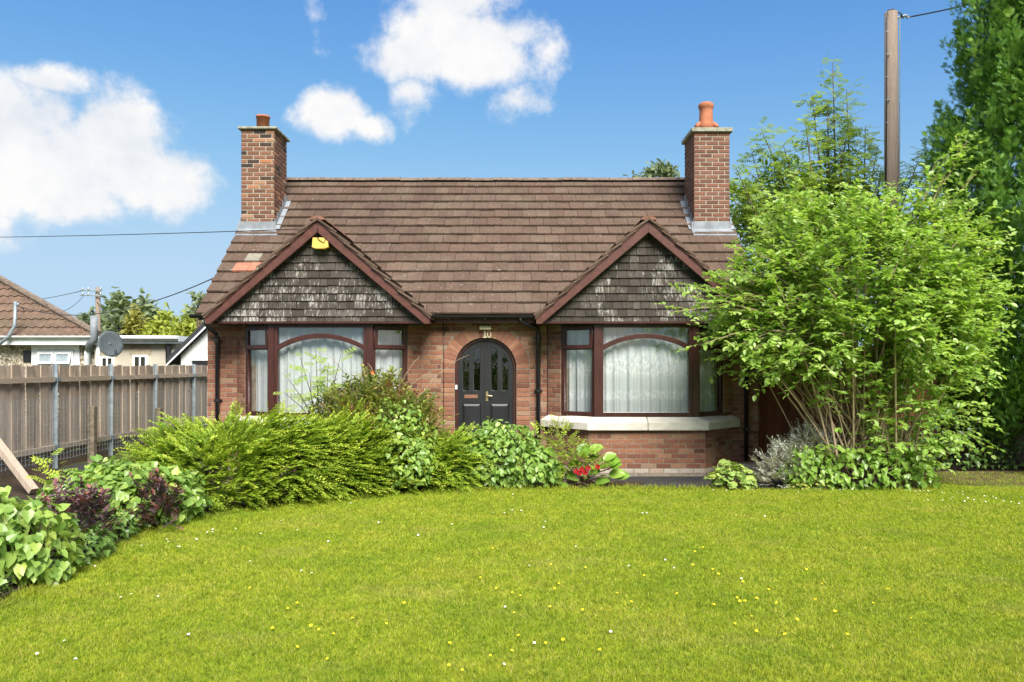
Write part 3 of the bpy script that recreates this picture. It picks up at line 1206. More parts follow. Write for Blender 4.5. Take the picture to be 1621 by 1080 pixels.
bay(CB[0], False, 'plain white net curtain in the bay window behind the hedge', [(.9, 2.3, .25)])
bay(CB[1], True, 'white lace-banded net curtain in the bay window with the visible cream sill', [(1.42, 1.88, 1.0), (1.08, 1.27, .9), (2.0, 2.3, .4)])

# --- gables with shingles
GH, GA, GSL = 1.68, 3.873, .873
gy = 11.835
for gi, c in enumerate(CB):
    g = MB().prism([(c - 1.66, 2.305), (c + 1.66, 2.305), (c + 1.66, 2.36), (c, GA - .08), (c - 1.66, 2.36)], gy + .03, gy + .12).build('gable', MT['darkwood'], house)
    shm = MB()
    # unit shingle: x -.5...5 scaled, tilted so the butt stands proud
    shm.add([(-.5, -.016, 0), (.5, -.016, 0), (.5, .010, .135), (-.5, .010, .135), (-.5, .004, 0), (.5, .004, 0), (.5, .022, .135), (-.5, .022, .135)],
            [(0, 1, 2, 3), (4, 0, 3, 7), (1, 5, 6, 2), (0, 4, 5, 1), (3, 2, 6, 7)])
    sme = shm.mesh('shingle', MT['shingle'])
    for r_ in range(13):
        z = 2.262 + r_ * .1165
        half = (GA - .06 - (z + .13)) / GSL
        if half < .03:
            break
        half = min(half, 1.655)
        x = -half
        while x < half - .02:
            w = min(random.choice([.115, .13, .145, .15, .165, .18]), half - x)
            if half - (x + w) < .05:
                w = half - x
            o = bpy.data.objects.new('shingle', sme)
            o.location = (c + x + w / 2, gy + random.uniform(-.003, .003), z + random.uniform(-.004, .003))
            o.scale = (w - .006, 1, 1)
            link(o, g)
            x += w
    # bargeboards
    for s in (-1, 1):
        def q(x, z):
            return (c + s * x, z)
        top = GA - .035
        poly = [q(0.002, top), q(0.002, top - .215), q(1.60, top - .215 - GSL * 1.60 + .03), q(1.68, 2.262), q(1.68, top - GSL * 1.68)]
        if s > 0:
            poly = poly[::1]
        else:
            poly = poly[::-1]
        bb = MB().prism(poly, 11.700, 11.735)
        bo = bb.build('bargeboard', MT['barge'], house)
        poly2 = [q(0.002, top + .004), q(0.002, top - .045), q(1.69, top - .045 - GSL * 1.69), q(1.69, top + .004 - GSL * 1.69)]
        MB().prism(poly2 if s > 0 else poly2[::-1], 11.685, 11.699).build('upper_trim', MT['barge'], bo)
        poly3 = [q(0.002, top - .185), q(0.002, top - .205), q(1.60, top - .205 - GSL * 1.6 + .03), q(1.60, top - .185 - GSL * 1.6 + .03)]
        MB().prism(poly3 if s > 0 else poly3[::-1], 11.692, 11.699).build('lower_trim', MT['barge'], bo)
        # underside boards between bargeboard and shingles
        poly4 = [q(0.002, top - .06), q(0.002, top - .08), q(1.66, top - .08 - GSL * 1.66), q(1.66, top - .06 - GSL * 1.66)]
        MB().prism(poly4 if s > 0 else poly4[::-1], 11.737, 11.86).build('verge_soffit', MT['barge'], house)
        MB().box((c + s * 1.655 - .02, 11.74, 2.27), (c + s * 1.655 + .02, 12.49, 2.37)).build('eaves_box_end', MT['barge'], house)

# --- main roof: deck, tiles, ridge
gauge = math.hypot(RZ - EZ, RY - EY) / 15
ang = math.atan(SL)
sdirv = Vector((0, math.cos(ang), math.sin(ang)))
snrm = Vector((0, -math.sin(ang), math.cos(ang)))
X0, X1 = XL - .10, XR + .10
dk = MB()
e = Vector((0, EY + .03, EZ - .035))
r_ = Vector((0, RY, RZ - .05))
bk = Vector((0, 2 * RY - EY, EZ - .05))
dk.add([(X0 + .02, *e.yz), (X1 - .02, *e.yz), (X1 - .02, *r_.yz), (X0 + .02, *r_.yz), (X1 - .02, *bk.yz), (X0 + .02, *bk.yz)], [(0, 1, 2, 3), (3, 2, 4, 5)])
vv = [(X0 + .02, e.y, e.z - .04), (X1 - .02, e.y, e.z - .04), (X1 - .02, r_.y, r_.z - .04), (X0 + .02, r_.y, r_.z - .04), (X1 - .02, bk.y, bk.z - .04), (X0 + .02, bk.y, bk.z - .04)]
dk.add(vv, [(3, 2, 1, 0), (5, 4, 2, 3)])
roof = dk.build('roof', MT['tile_i'], house)
TW, TL, TT = .258, .352, .030
tm = MB()
tilt = .046
a_, b_ = -TW / 2 + .0025, TW / 2 - .0025
tm.add([(a_, 0, tilt - TT), (b_, 0, tilt - TT), (b_, TL, -TT), (a_, TL, -TT), (a_, .006, tilt), (b_, .006, tilt), (b_, TL, 0), (a_, TL, 0)],
       [(0, 1, 5, 4), (4, 5, 6, 7), (1, 2, 6, 5), (3, 0, 4, 7), (0, 3, 2, 1)])
tme = {k: tm.mesh('tile', MT[k]) for k in ('tile', 'tile_orange', 'tile_grey')}
tiles = []
for i in range(15):
    base = Vector((0, EY, EZ)) + sdirv * (gauge * i)
    x = X0 + TW / 2 - (TW / 2 if i % 2 else 0)
    while x - TW / 2 < X1 - .02:
        hid = False
        for c in CB:                                   # under a gable roof
            zmid = base.z + gauge * math.sin(ang) * .9
            if abs(x - c) + TW * .55 < (GA - .05 - zmid) / GSL:
                hid = True
        xa, xb = max(x - TW / 2, X0), min(x + TW / 2, X1)
        if not hid and xb - xa > .05:
            tiles.append(((xa + xb) / 2, (xb - xa) / TW, base, i))
        x += TW
cham = [((-4.9, -4.3), (14.15, 14.9)), ((3.31, 3.94), (14.15, 14.9))]
tiles = [t for t in tiles if not any(x0 + .1 < t[0] < x1 - .1 and 14.2 < t[2].y < 14.6 for (x0, x1), _ in cham)]
tiles.sort(key=lambda t: (t[0] > 3.2, t[2].y))
rot = ang


def tile_matrix(t):
    x, sx, b, i = t
    return (Matrix.Translation(Vector((x, b.y, b.z))) @ Matrix.Rotation(rot, 4, 'X') @ Matrix.Diagonal((sx, 1, 1, 1)))


jm = MB()
for k, t in enumerate(tiles):
    if k < 310:
        px = CX + t[0] * FPX / t[2].y
        py = HY - (t[2].z + .1 - CAMZ) * FPX / t[2].y
        key = 'tile'
        if abs(px - 381) < 12 and abs(py - 418) < 9 or abs(px - 400) < 9 and abs(py - 418) < 9:
            key = 'tile_orange'
        elif abs(px - 404) < 11 and abs(py - 402) < 8:
            key = 'tile_grey'
        o = bpy.data.objects.new('tile', tme[key])
        x, sx, b, i = t
        o.location = (x, b.y + random.uniform(-.006, .006), b.z + random.uniform(-.003, .004))
        o.rotation_euler = (rot + random.uniform(-.012, .012), random.uniform(-.008, .008), random.uniform(-.008, .008))
        o.scale = (sx, 1, 1)
        link(o, roof)
    else:
        jit_ = Matrix.Rotation(random.uniform(-.012, .012), 4, 'X')
        Mx = tile_matrix(t) @ jit_
        jm.add([Mx @ Vector(v) for v in tm.v], tm.f)
o = jm.build('upper_tiles', MT['tile_i'], roof)
o['kind'] = 'stuff'
# ridge tiles: half round
rm = MB()
L_ = .46
prof = [(.125 * math.cos(math.pi * k / 8), .075 * math.sin(math.pi * k / 8)) for k in range(9)]
vs = []
for x in (0, L_ - .008):
    for y, z in prof:
        vs.append((x, y, z - .02))
rm.add(vs, [(k, k + 1, k + 10, k + 9) for k in range(8)] + [tuple(range(8, -1, -1)), tuple(range(9, 18))])
rme = rm.mesh('ridge_tile', MT['ridge'])
x = X0
while x < X1 - .05:
    o = bpy.data.objects.new('ridge_tile', rme)
    o.location = (x, RY, RZ + random.uniform(-.006, .006))
    link(o, roof)
    x += L_

# --- gable roofs
rm2 = MB()
L2 = .33
prof = [(.115 * math.cos(math.pi * k / 6), .062 * math.sin(math.pi * k / 6) - .012) for k in range(7)]
vs = []
for y in (0, L2 - .006):
    for x, z in prof:
        vs.append((x, y, z))
rm2.add(vs, [(k + 1, k, k + 7, k + 8) for k in range(6)] + [tuple(range(0, 7)), tuple(range(13, 6, -1))])
r2me = rm2.mesh('ridge_tile', MT['gridge'])
for c in CB:
    gd = MB()
    yb = EY + (GA - EZ) / SL + .12
    for s in (-1, 1):
        pts = [(c, 11.67, GA - .03), (c + s * 1.70, 11.67, GA - .03 - GSL * 1.70), (c + s * 1.70, 12.5, GA - .03 - GSL * 1.70), (c, yb, GA - .03)]
        low = [(p[0], p[1], p[2] - .025) for p in pts]
        f = [(0, 1, 2, 3), (7, 6, 5, 4), (0, 4, 5, 1), (1, 5, 6, 2), (2, 6, 7, 3)]
        gd.add(pts + low, f)
    gr = gd.build('gable_roof', MT['tile_i'], house)
    tmb = MB()
    gang = math.atan(GSL)
    for s in (-1, 1):
        for i in range(9):
            sd = i * .27                                   # distance up the slope from the eaves
            xx = 1.70 - sd * math.cos(gang)
            zz = GA - .03 - GSL * 1.70 + sd * math.sin(gang)
            if xx < .12:
                break
            yv = EY + (zz + .2 - EZ) / SL                  # valley
            y = 11.66 - (TW / 2 if i % 2 else 0)
            while y < yv + .1:
                ya, yb2 = max(y, 11.655), y + TW
                Mx = Matrix.Translation((c + s * xx, (ya + yb2) / 2, zz)) @ Matrix.Rotation(R(90) * s, 4, 'Z') @ Matrix.Rotation(gang + random.uniform(-.02, .02), 4, 'X') @ Matrix.Diagonal(((yb2 - ya) / TW, 1, 1, 1))
                tmb.add([Mx @ Vector(v) for v in tm.v], tm.f)
                y += TW
    o = tmb.build('gable_tiles', MT['tile_i'], gr)
    o['kind'] = 'stuff'
    y = 11.655
    while y < yb - .15:
        o = bpy.data.objects.new('ridge_tile', r2me)
        o.location = (c, y + .02, GA - .045 + random.uniform(-.004, .004))
        link(o, gr)
        y += L2

# --- chimneys
def chimney(x0, x1, y0, y1, ztop, zbase, key, capz, cap_mat):
    ch = MB().box((x0 + .004, y0 + .004, zbase - .5), (x1 - .004, y1 - .004, ztop)).build('chimney', MT['mortar_pale'], house)
    lst = []
    i = 0
    zc = ztop - .04
    soldier = key == 'chim2_brick'
    while zc > zbase - .12:
        odd = i % 2
        s0 = -.003 if odd else .0
        lst += brick_run((x0, y0, 0), 0, [(-.003, x1 - x0 + .003)], zc, odd, .0, .018)
        zroof = None
        for (ox, oy, an) in ((x1, y0, math.pi / 2), (x0, y1, -math.pi / 2)):
            for b in brick_run((ox, oy, 0), an, [(0.002, y1 - y0 - .002)], zc, not odd, .0, .018):
                if b[0].z > EZ + SL * (b[0].y - EY) - .05:
                    lst.append(b)
        zc -= .0765
        i += 1
    place_bricks(lst, BR[key], ch)
    join_bricks([(Vector(((x0 + x1) / 2, y1 + .0, zbase + .5 + k * .0765)), math.pi, x1 - x0 - .01) for k in range(16)], 'rear_brickwork', MT['brick_i'], ch)
    o = MB().box((x0 - .055, y0 - .055, ztop), (x1 + .055, y1 + .055, ztop + capz)).build('chimney_cap', cap_mat, ch)
    bevel_obj(o, .012)
    # lead apron and stepped soakers
    zb = EZ + SL * (y0 - EY)
    ap = MB()
    f0 = Vector((0, y0 - .15, zb - .15 * SL + .045))
    ap.add([(x0 - .05, y0 - .012, zb + .17), (x1 + .03, y0 - .012, zb + .17), (x1 + .03, y0 - .014, zb + .04), (x0 - .05, y0 - .014, zb + .04),
            (x1 + .10, f0.y, f0.z), (x0 - .05, f0.y, f0.z), (x1 + .10, f0.y, f0.z - .02), (x0 - .05, f0.y, f0.z - .02)],
           [(3, 2, 1, 0), (5, 4, 2, 3), (7, 6, 4, 5)])
    ap.build('lead_apron', MT['lead'], ch)
    for s, xx in ((1, x1 + .008), (-1, x0 - .008)):
        side = MB()
        y = y0 - .02
        while y < y1:
            za = EZ + SL * (y - EY)
            side.box((min(xx, xx + s * .006), y, za - .02), (max(xx, xx + s * .006), y + .16, za + .25))
            side.add([(xx, y, za + .05), (xx + s * .09, y, za + .05), (xx + s * .09, y + .16, za + .16 * SL + .05), (xx, y + .16, za + .16 * SL + .05)], [(0, 1, 2, 3)])
            y += .16
        side.build('stepped_flashing', MT['lead'], ch)
    return ch


ch1 = chimney(-4.90, -4.305, 14.15, 14.92, 5.905, 4.07, 'chim_brick', .045, MT['cap'])
ch1['label'] = 'chimney of brown brick with scattered black and orange bricks'
MB().lathe([(.0, 0), (.115, 0), (.115, .27), (.128, .27), (.128, .305), (.105, .305), (.100, .2), (0, .2)], (-4.62, 14.5, 5.95), 24).build('chimney_pot', MT['terracotta'], ch1, True)
ch2 = chimney(3.30, 3.935, 14.15, 14.92, 5.855, 4.07, 'chim2_brick', .075, MT['cap'])
ch2['label'] = 'dark red brick chimney with a moss-stained cap and tall clay pot'
pot = MB().lathe([(0, 0), (.145, 0), (.14, .12), (.125, .2), (.12, .36), (.122, .42), (.14, .44), (.142, .48), (.132, .51), (.10, .53), (.0, .54)], (3.60, 14.5, 5.97), 24)
for s in (-1, 1):
    pot.tube([(3.6 + s * .10, 14.48, 6.12), (3.6 + s * .17, 14.46, 6.075), (3.6 + s * .185, 14.45, 6.03)], [.045, .042, .05], 10)
pot.build('chimney_pot', MT['terracotta'], ch2, True)

# --- rainwater goods, fascia
MB().box((CB[0] + 1.70, 12.30, 2.30), (CB[1] - 1.70, 12.33, 2.385)).build('fascia', MT['barge'], house)
MB().box((CB[0] + 1.70, 12.335, 2.385), (CB[1] - 1.70, 12.49, 2.40)).build('soffit', MT['mahogany'], house)


def gutter(x0, x1, y, z, r=.055):
    mb = MB()
    n = 9
    vs = []
    for x in (x0, x1):
        for k in range(n):
            a = math.pi + math.pi * k / (n - 1)
            vs.append((x, y + r * math.cos(a), z + r * math.sin(a)))
        for k in range(n):
            a = 2 * math.pi - math.pi * k / (n - 1)
            vs.append((x, y + (r - .006) * math.cos(a), z + (r - .006) * math.sin(a)))
    m = 2 * n
    fs = [(k, (k + 1) % m, (k + 1) % m + m, k + m) for k in range(m)] + [tuple(range(m)), tuple(range(2 * m - 1, m - 1, -1))]
    mb.add(vs, fs)
    return mb


g = gutter(CB[0] + 1.66, CB[1] - 1.66, 12.235, 2.415).build('gutter', MT['black'], house)
for x in (CB[0] + 1.66, CB[1] - 1.66):
    MB().lathe([(0, -.065), (.06, -.06), (.068, -.02), (.068, .02), (0, .03)], (x, 12.2, 2.415), 14).build('gutter_end', MT['black'], g)
for x in (-.99, -.42, .12):
    MB().box((x - .012, 12.17, 2.35), (x + .012, 12.30, 2.362)).build('gutter_bracket', MT['black'], g)
gutter(XL - .17, CB[0] - 1.69, 12.235, 2.43).build('gutter', MT['black'], house)
gutter(CB[1] + 1.69, XR + .1, 12.235, 2.43).build('gutter', MT['black'], house)


def downpipe(pts, straps):
    o = MB().tube(pts, .034, 10).build('downpipe', MT['black'], house, True)
    x, y = pts[-1][0], pts[-1][1]
    for z in straps:
        mb = MB().lathe([(.036, -.025), (.043, -.022), (.043, .022), (.036, .025)], (x, y, z), 12)
        mb.box((x - .065, y + .02, z - .012), (x + .065, y + .05, z + .012))
        mb.build('pipe_clip', MT['black'], o)


downpipe([(.13, 12.24, 2.40), (.13, 12.24, 2.335), (.16, 12.26, 2.31), (.38, 12.40, 2.235), (.415, 12.43, 2.20), (.42, 12.44, 2.12), (.42, 12.44, -.02)], (2.07, 1.23, .5))
downpipe([(-4.80, 12.24, 2.36), (-4.80, 12.26, 2.28), (-4.77, 12.32, 2.22), (-4.70, 12.42, 2.13), (-4.69, 12.44, 2.06), (-4.69, 12.44, -.02)], (2.02, 1.08, .4))
downpipe([(3.74, 12.30, 2.36), (3.74, 12.36, 2.28), (3.73, 12.44, 2.18), (3.73, 12.44, .12)], (1.55, .62, 1.98))
for x in (-1.095, .565):
    MB().tube([(x, WY - .012, 2.38), (x + .005, WY - .012, 1.7), (x, WY - .012, .9), (x + .004, WY - .012, 0)], .0065, 6).build('wall_cable', MT['black'], house, True)
MB().tube([(-1.085, WY - .014, 2.38), (-1.05, WY - .016, 2.28), (-1.04, WY - .016, 2.2), (-1.09, WY - .014, 2.12)], .005, 6).build('wall_cable', MT['black'], house, True)
ab = MB()
ab.prism([(-.125, .0), (-.06, -.02), (.06, -.02), (.125, .0), (.115, .15), (-.115, .15)], 11.70, 11.80, Matrix.Translation((CB[0] + .04, 0, 3.40)))
o = ab.build('alarm_box', MT['yellow'], house)
bevel_obj(o, .012)
MB().tube([(CB[0] + .02, 11.68, 3.67), (CB[0] - .02, 11.69, 3.6), (CB[0] + .03, 11.69, 3.51), (CB[0] + .1, 11.69, 3.47), (CB[0] + .13, 11.69, 3.53)], .005, 5).build('alarm_cable', MT['black'], o)

# --- front door
door = empty('door', (0, 0, 0))
door.parent = house
door.matrix_parent_inverse = Matrix.Translation(-Vector(WPOS['house']))


def arch_pts(r, z0, n=30):
    return [(DX + r, z0)] + [(DX + r * math.cos(math.pi * i / n), DZ + r * math.sin(math.pi * i / n)) for i in range(n + 1)] + [(DX - r, z0)]


DY = WY + .10
shape2d('door_frame', arch_pts(DR - .003, 0), [arch_pts(DR - .045, .03)], DY - .05, DY + .06, MT['mahogany'], door, .005)
GAP = .004


def leaf_outline(s, r):
    pts = [(DX + s * GAP, .035), (DX + s * r, .035)]
    n = 18
    pts += [(DX + s * r * math.cos(math.pi / 2 * i / n), DZ + r * math.sin(math.pi / 2 * i / n)) for i in range(n)]
    pts += [(DX + s * GAP, DZ + math.sqrt(r * r - GAP * GAP))]
    return pts


def pane_outline(s, xa, xb, zb, rr):
    n = 6
    top = [(DX + s * (xb + (xa - xb) * i / n), DZ + math.sqrt(max(rr * rr - (xb + (xa - xb) * i / n) ** 2, 0))) for i in range(n + 1)]
    return [(DX + s * xa, zb), (DX + s * xb, zb)] + top


rl = DR - .048
for s in (-1, 1):
    ps = [pane_outline(s, .085, .195, 1.225, rl - .085), pane_outline(s, .262, .368, 1.225, rl - .062)]
    pan = [(DX + s * .075, .20), (DX + s * .375, .20), (DX + s * .375, 1.03), (DX + s * .075, 1.03)]
    d = shape2d('door_leaf', leaf_outline(s, rl), ps + [pan], DY - .025, DY + .025, MT['door'], door, .006)
    for p in ps:
        xs = [q[0] for q in p]
        zs = [q[1] for q in p]
        MB().prism(p if s > 0 else p[::-1], DY - .004, DY + .002).build('glass_pane', MT['dglass'], door)
    x0, x1 = sorted((DX + s * .075, DX + s * .375))
    mb = MB().box((x0 - .01, DY - .006, .19), (x1 + .01, DY + .012, 1.04))
    xa, xb = x0 + .03, x1 - .03
    mb.add([(x0 + .006, DY - .008, .21), (x1 - .006, DY - .008, .21), (x1 - .006, DY - .008, 1.02), (x0 + .006, DY - .008, 1.02),
            (xa + .01, DY - .024, .25), (xb - .01, DY - .024, .25), (xb - .01, DY - .024, .98), (xa + .01, DY - .024, .98)],
           [(4, 5, 6, 7), (0, 1, 5, 4), (1, 2, 6, 5), (2, 3, 7, 6), (3, 0, 4, 7)])
    mb.build('raised_panel', MT['door'], door)
MB().box((DX - .022, DY - .036, .035), (DX + .012, DY - .026, DZ + rl - .02)).build('meeting_stile', MT['door'], door)
lp = MB().prism([(DX - .33 + .10 * math.cos(t) * 1.0 + (.0), 1.135 + .03 * math.sin(t)) for t in [i * 2 * math.pi / 20 for i in range(20)]], 0, .001)
pts = [(-.10, -.028), (.10, -.028), (.107, -.02), (.107, .02), (.10, .028), (-.10, .028), (-.107, .02), (-.107, -.02)]
MB().prism([(DX - .235 + x, 1.135 + z) for x, z in pts], DY - .034, DY - .026).build('letter_plate', MT['copper'], door)
hb = MB().prism([(DX + .022 + x, 1.135 + z) for x, z in [(-.018, -.075), (.018, -.075), (.018, .075), (0, .085), (-.018, .075)]], DY - .042, DY - .036)
hb.tube([(DX + .022, DY - .04, 1.15), (DX + .022, DY - .075, 1.15), (DX + .05, DY - .08, 1.15), (DX + .10, DY - .08, 1.145), (DX + .105, DY - .08, 1.13)], .009, 8)
hb.build('door_handle', MT['brass'], door)
MB().box((DX - DR + .01, DY - .07, 1.25), (DX - DR + .04, DY - .051, 1.32)).build('door_bell', MT['white'], door)
MB().box((DX - DR, WY - .12, -.04), (DX + DR, WY + .2, .03)).build('door_step', MT['concrete'], house)
# porch lamp and the number 10
o = MB().box((DX - .095, WY - .085, 2.20), (DX + .095, WY - .008, 2.262)).build('porch_lamp', MT['cream'], house)
bevel_obj(o, .012)
one = [(.03, 0), (.10, 0), (.10, .012), (.078, .018), (.078, .112), (.07, .112), (.036, .100), (.038, .092), (.054, .095), (.054, .018), (.03, .012)]
zx, zz = DX - .075, 2.075
MB().prism([(zx + x, zz + z) for x, z in one], WY - .024, WY - .011).build('numeral', MT['cream'], house)
ell = lambda rx, rz: [(zx + .133 + rx * math.cos(2 * math.pi * i / 24), zz + .056 + rz * math.sin(2 * math.pi * i / 24)) for i in range(24)]
shape2d('numeral', ell(.036, .056), [ell(.017, .046)], WY - .024, WY - .011, MT['cream'], house)
# doorbell cover to the right of the arch
MB().box((.295, WY - .02, 1.60), (.325, WY - .008, 1.66)).build('wall_vent', MT['copper'], house)

blk = empty('concrete_block', (3.73, 12.3, 0), 'low concrete surround at the foot of the right-hand downpipe', 'concrete block')
mb = MB().slab([(3.50, 12.12), (3.97, 12.05), (3.98, 12.36), (3.52, 12.42)], -.06, .10)
bevel_obj(mb.build('surround', MT['concrete'], blk), .02)

# ------------------------------------------------------------------ boundary fence on the left
fence = empty('timber_fence', (-7.6, 15, 0), 'weathered grey-brown vertical board fence with steel posts along the left side', 'fence')
FX = -7.6
POSTS = [10.95, 12.93, 14.72, 16.55, 18.55, 20.6]
FTOP = 1.64


def board_mesh(h):
    mb = MB()
    w, t = .148, .02
    mb.add([(-t / 2, -w / 2, 0), (t / 2, -w / 2, 0), (t / 2, w / 2, 0), (-t / 2, w / 2, 0), (-t / 2, -w / 2, h), (t / 2, -w / 2, h), (t / 2, w / 2, h), (-t / 2, w / 2, h)],
           [(0, 3, 2, 1), (4, 5, 6, 7), (0, 1, 5, 4), (1, 2, 6, 5), (2, 3, 7, 6), (3, 0, 4, 7)])
    return mb.mesh('board', MT['board'])


bme = board_mesh(1.46)
for i, (y0, y1) in enumerate(zip(POSTS, POSTS[1:])):
    nb = 11
    for k in range(nb):
        y = y0 + (y1 - y0) * (k + .5) / nb
        o = bpy.data.objects.new('board', bme)
        o.location = (FX + (.0125 if k % 2 else -.0125) + random.uniform(-.001, .001), y, .17 + random.uniform(-.015, .012))
        o.rotation_euler = (random.uniform(-.006, .006), random.uniform(-.006, .006), 0)
        o.scale = (1, (y1 - y0) / nb / .148 * random.uniform(1.02, 1.08), 1)
        link(o, fence)
    for z in (1.40, .28):
        MB().box((FX + .024, y0 + .03, z - .04), (FX + .075, y1 - .03, z + .04)).build('rail', MT['rail'], fence)
    MB().box((FX - .02, y0 + .03, -.1), (FX + .02, y1 - .03, .16)).build('gravel_board', MT['darkwood'], fence)
for y in POSTS:
    mb = MB().box((FX + .02, y - .038, -.1), (FX + .032, y + .038, 1.66)).box((FX + .033, y - .006, -.1), (FX + .085, y + .006, 1.66))
    mb.build('post', MT['steel'], fence)
    for z in (1.40, .28):
        for s in (-1, 1):
            MB().box((FX + .077, y + s * .045 - .035, z - .028), (FX + .083, y + s * .045 + .035, z + .028)).build('bracket', MT['steel'], fence)

wf = empty('wire_fence', (-7.1, 14, 0), 'sagging galvanised wire mesh on short concrete posts before the board fence', 'wire fence')
mb = MB()
WFX = -7.32
for k in range(13):
    z = .12 + k * .082
    pts = [(WFX, 10.6 + j * .8, z + .012 * math.sin(j * 1.7 + k)) for j in range(12)]
    mb.tube(pts, .0026, 4)
for k in range(95):
    y = 10.65 + k * .092
    mb.tube([(WFX, y, .1), (WFX, y + .008 * math.sin(k), 1.10)], .0022, 4)
mb.build('wire_mesh', MT['steel'], wf)
for px, top in ((146, 643), (251, 646)):
    D = -WFX * FPX / (CX - px)
    z = CAMZ - (top - HY) * D / FPX
    o = MB().box((WFX - .06, D - .06, -.1), (WFX + .06, D + .06, z)).build('concrete_post', MT['oldpost'], wf)
    bevel_obj(o, .015)
lt = empty('leaning_timber', at(20, 735, 10.2), 'old square timber prop leaning at the far left edge', 'timber')
p, q = at(-30, 668, 10.4), at(34, 752, 10.1)
dv = (q - p)
Mx = Matrix.Translation(p) @ dv.to_track_quat('Z', 'Y').to_matrix().to_4x4()
MB().box((-.05, -.04, 0), (.05, .04, dv.length + .3), Mx).build('prop', MT['board'], lt)

# ------------------------------------------------------------------ side gate and rear boundary on the right
gate = empty('side_gate', (4.9, 12.9, 0), 'dark reddish-brown plank gate between the house and the big shrub', 'gate')
gm = MB().box((-.058, -.011, 0), (.058, .011, 1.95)).mesh('plank', MT['gateboard'])
for k in range(25):
    o = bpy.data.objects.new('plank', gm)
    o.location = (4.02 + k * .122, 12.9 + random.uniform(-.003, .003), random.uniform(-.01, .01))
    o.rotation_euler = (0, 0, random.uniform(-.02, .02))
    link(o, gate)
for z in (.35, 1.0, 1.65):
    MB().box((3.97, 12.915, z - .05), (7.02, 12.955, z + .05)).build('ledge', MT['gateboard'], gate)
bf = empty('back_boundary_fence', (8.6, 14.6, 0), 'shaded old timber fence behind the conifer at the right edge', 'fence')
gm2 = MB().box((-.07, -.011, 0), (.07, .011, 1.5)).mesh('board', MT['darkwood'])
for k in range(28):
    o = bpy.data.objects.new('board', gm2)
    o.location = (7.1 + k * .15, 13.1 + k * .03, random.uniform(-.02, .02) - .05)
    o.rotation_euler = (0, random.uniform(-.01, .01), .2 + random.uniform(-.05, .05))
    link(o, bf)

# ------------------------------------------------------------------ neighbour's bungalow
def pebble_mat():
    M = Mat('pebbledash')
    v = M.node('ShaderNodeTexVoronoi')
    v.inputs['Scale'].default_value = 24
    M.L.new(M.pos(), v.inputs['Vector'])
    col = M.ramp(v.outputs['Color'], [(.15, (.12, .10, .075)), (.5, (.33, .28, .2)), (.85, (.6, .55, .45))])
    M.bump(v.outputs['Distance'], .8, .02)
    return M.set(col, .9, .2)


def render_mat(name, c):
    M = Mat(name)
    col = M.ramp(M.noise(1.4, 6, .65, (1, 1, .7)), [(.3, tuple(x * .78 for x in c)), (.7, c)])
    M.bump(M.noise(60, 3, .6), .6, .02)
    return M.set(col, .95, .1)


PEB = pebble_mat()
CREAMR = render_mat('cream_render', (.50, .46, .37))
WHITER = render_mat('white_render', (.74, .75, .74))
DGLASS = MT['dglass']
PANT = Mat('pantile')
_n = PANT.noise(5, 6, .65)
PANT.bump(PANT.noise(30, 4, .6), .4, .02)
PANT_M = PANT.set(PANT.mix(PANT.ramp(PANT.noise(1.2, 4, .6), [(.4, 0.0), (.75, .5)]), PANT.ramp(_n, [(.25, (.085, .058, .044)), (.55, (.155, .10, .072)), (.8, (.21, .145, .10))]), (.10, .095, .06)), .9, .15)

nb = empty('neighbour_bungalow', (-15, 22, 0), 'pebbledashed bungalow with brown pantiled hipped roof beyond the fence', 'house')
NY = 22.0
MB().slab([(-20, NY), (-11.75, NY), (-13.6, NY + 2.6), (-20, NY + 2.6)], -.2, 2.36).build('wall', PEB, nb)
# roof: hip falling to the right-hand corner
A, Bp = Vector((-22, NY - .35, 2.42)), Vector((-11.45, NY - .35, 2.42))
Cp = Vector((-16.2, 24.25, 4.40))
Dp = Vector((-22, 24.25, 4.40))
E_, F_ = Vector((-14.6, 25.4, 2.42)), Vector((-22, 25.4, 2.42))
rf = MB().add([A, Bp, Cp, Dp, E_, F_], [(0, 1, 2, 3), (1, 4, 2), (3, 2, 4, 5), (0, 5, 4, 1)]).build('roof', PANT_M, nb)
# courses of pantiles with a rolled profile, each course lapping the next
sl = (Dp - A)
sl_l = math.hypot(sl.y, sl.z)
su = Vector((0, sl.y / sl_l, sl.z / sl_l))
sn = Vector((0, -su.z, su.y))
nc = 8
for k in range(nc):
    s0, s1 = sl_l * k / nc, sl_l * (k + 1) / nc + .05
    f0 = s0 / sl_l
    xr = Bp.x + (Cp.x - Bp.x) * f0
    xr1 = Bp.x + (Cp.x - Bp.x) * min(1, s1 / sl_l)
    cols = int((xr + 20.5) / .05)
    vs, fs = [], []
    for j in range(cols + 1):
        x = xr - j * .05
        h = .022 * math.sin(x * 2 * math.pi / .22)
        xt = min(x, xr1)
        for (ss, lift, xx) in ((s0, .015, x), (s0, .06, x), (s1, .02, xt)):
            p = Vector((xx, A.y, A.z)) + su * ss + sn * (lift + h)
            vs.append(tuple(p))
    for j in range(cols):
        b = j * 3
        fs += [(b, b + 3, b + 4, b + 1), (b + 1, b + 4, b + 5, b + 2)]
    o = MB().add(vs, fs).build('tile_course', PANT_M, rf)
MB().tube([Bp + Vector((0, 0, .07)), Cp + Vector((0, 0, .10))], .10, 8).build('hip_ridge', MT['ridge'], rf)
MB().tube([Cp + Vector((0, 0, .10)), Dp + Vector((0, 0, .10))], .10, 8).build('ridge', MT['ridge'], rf)
MB().box((-20, NY - .33, 2.20), (-11.5, NY - .29, 2.40)).build('fascia', MT['white'], nb)
MB().box((-20, NY - .285, 2.24), (-11.5, NY + .02, 2.27)).build('soffit', CREAMR, nb)
gutter(-20, -11.45, NY - .40, 2.45, .07).build('gutter', MT['white'], nb)
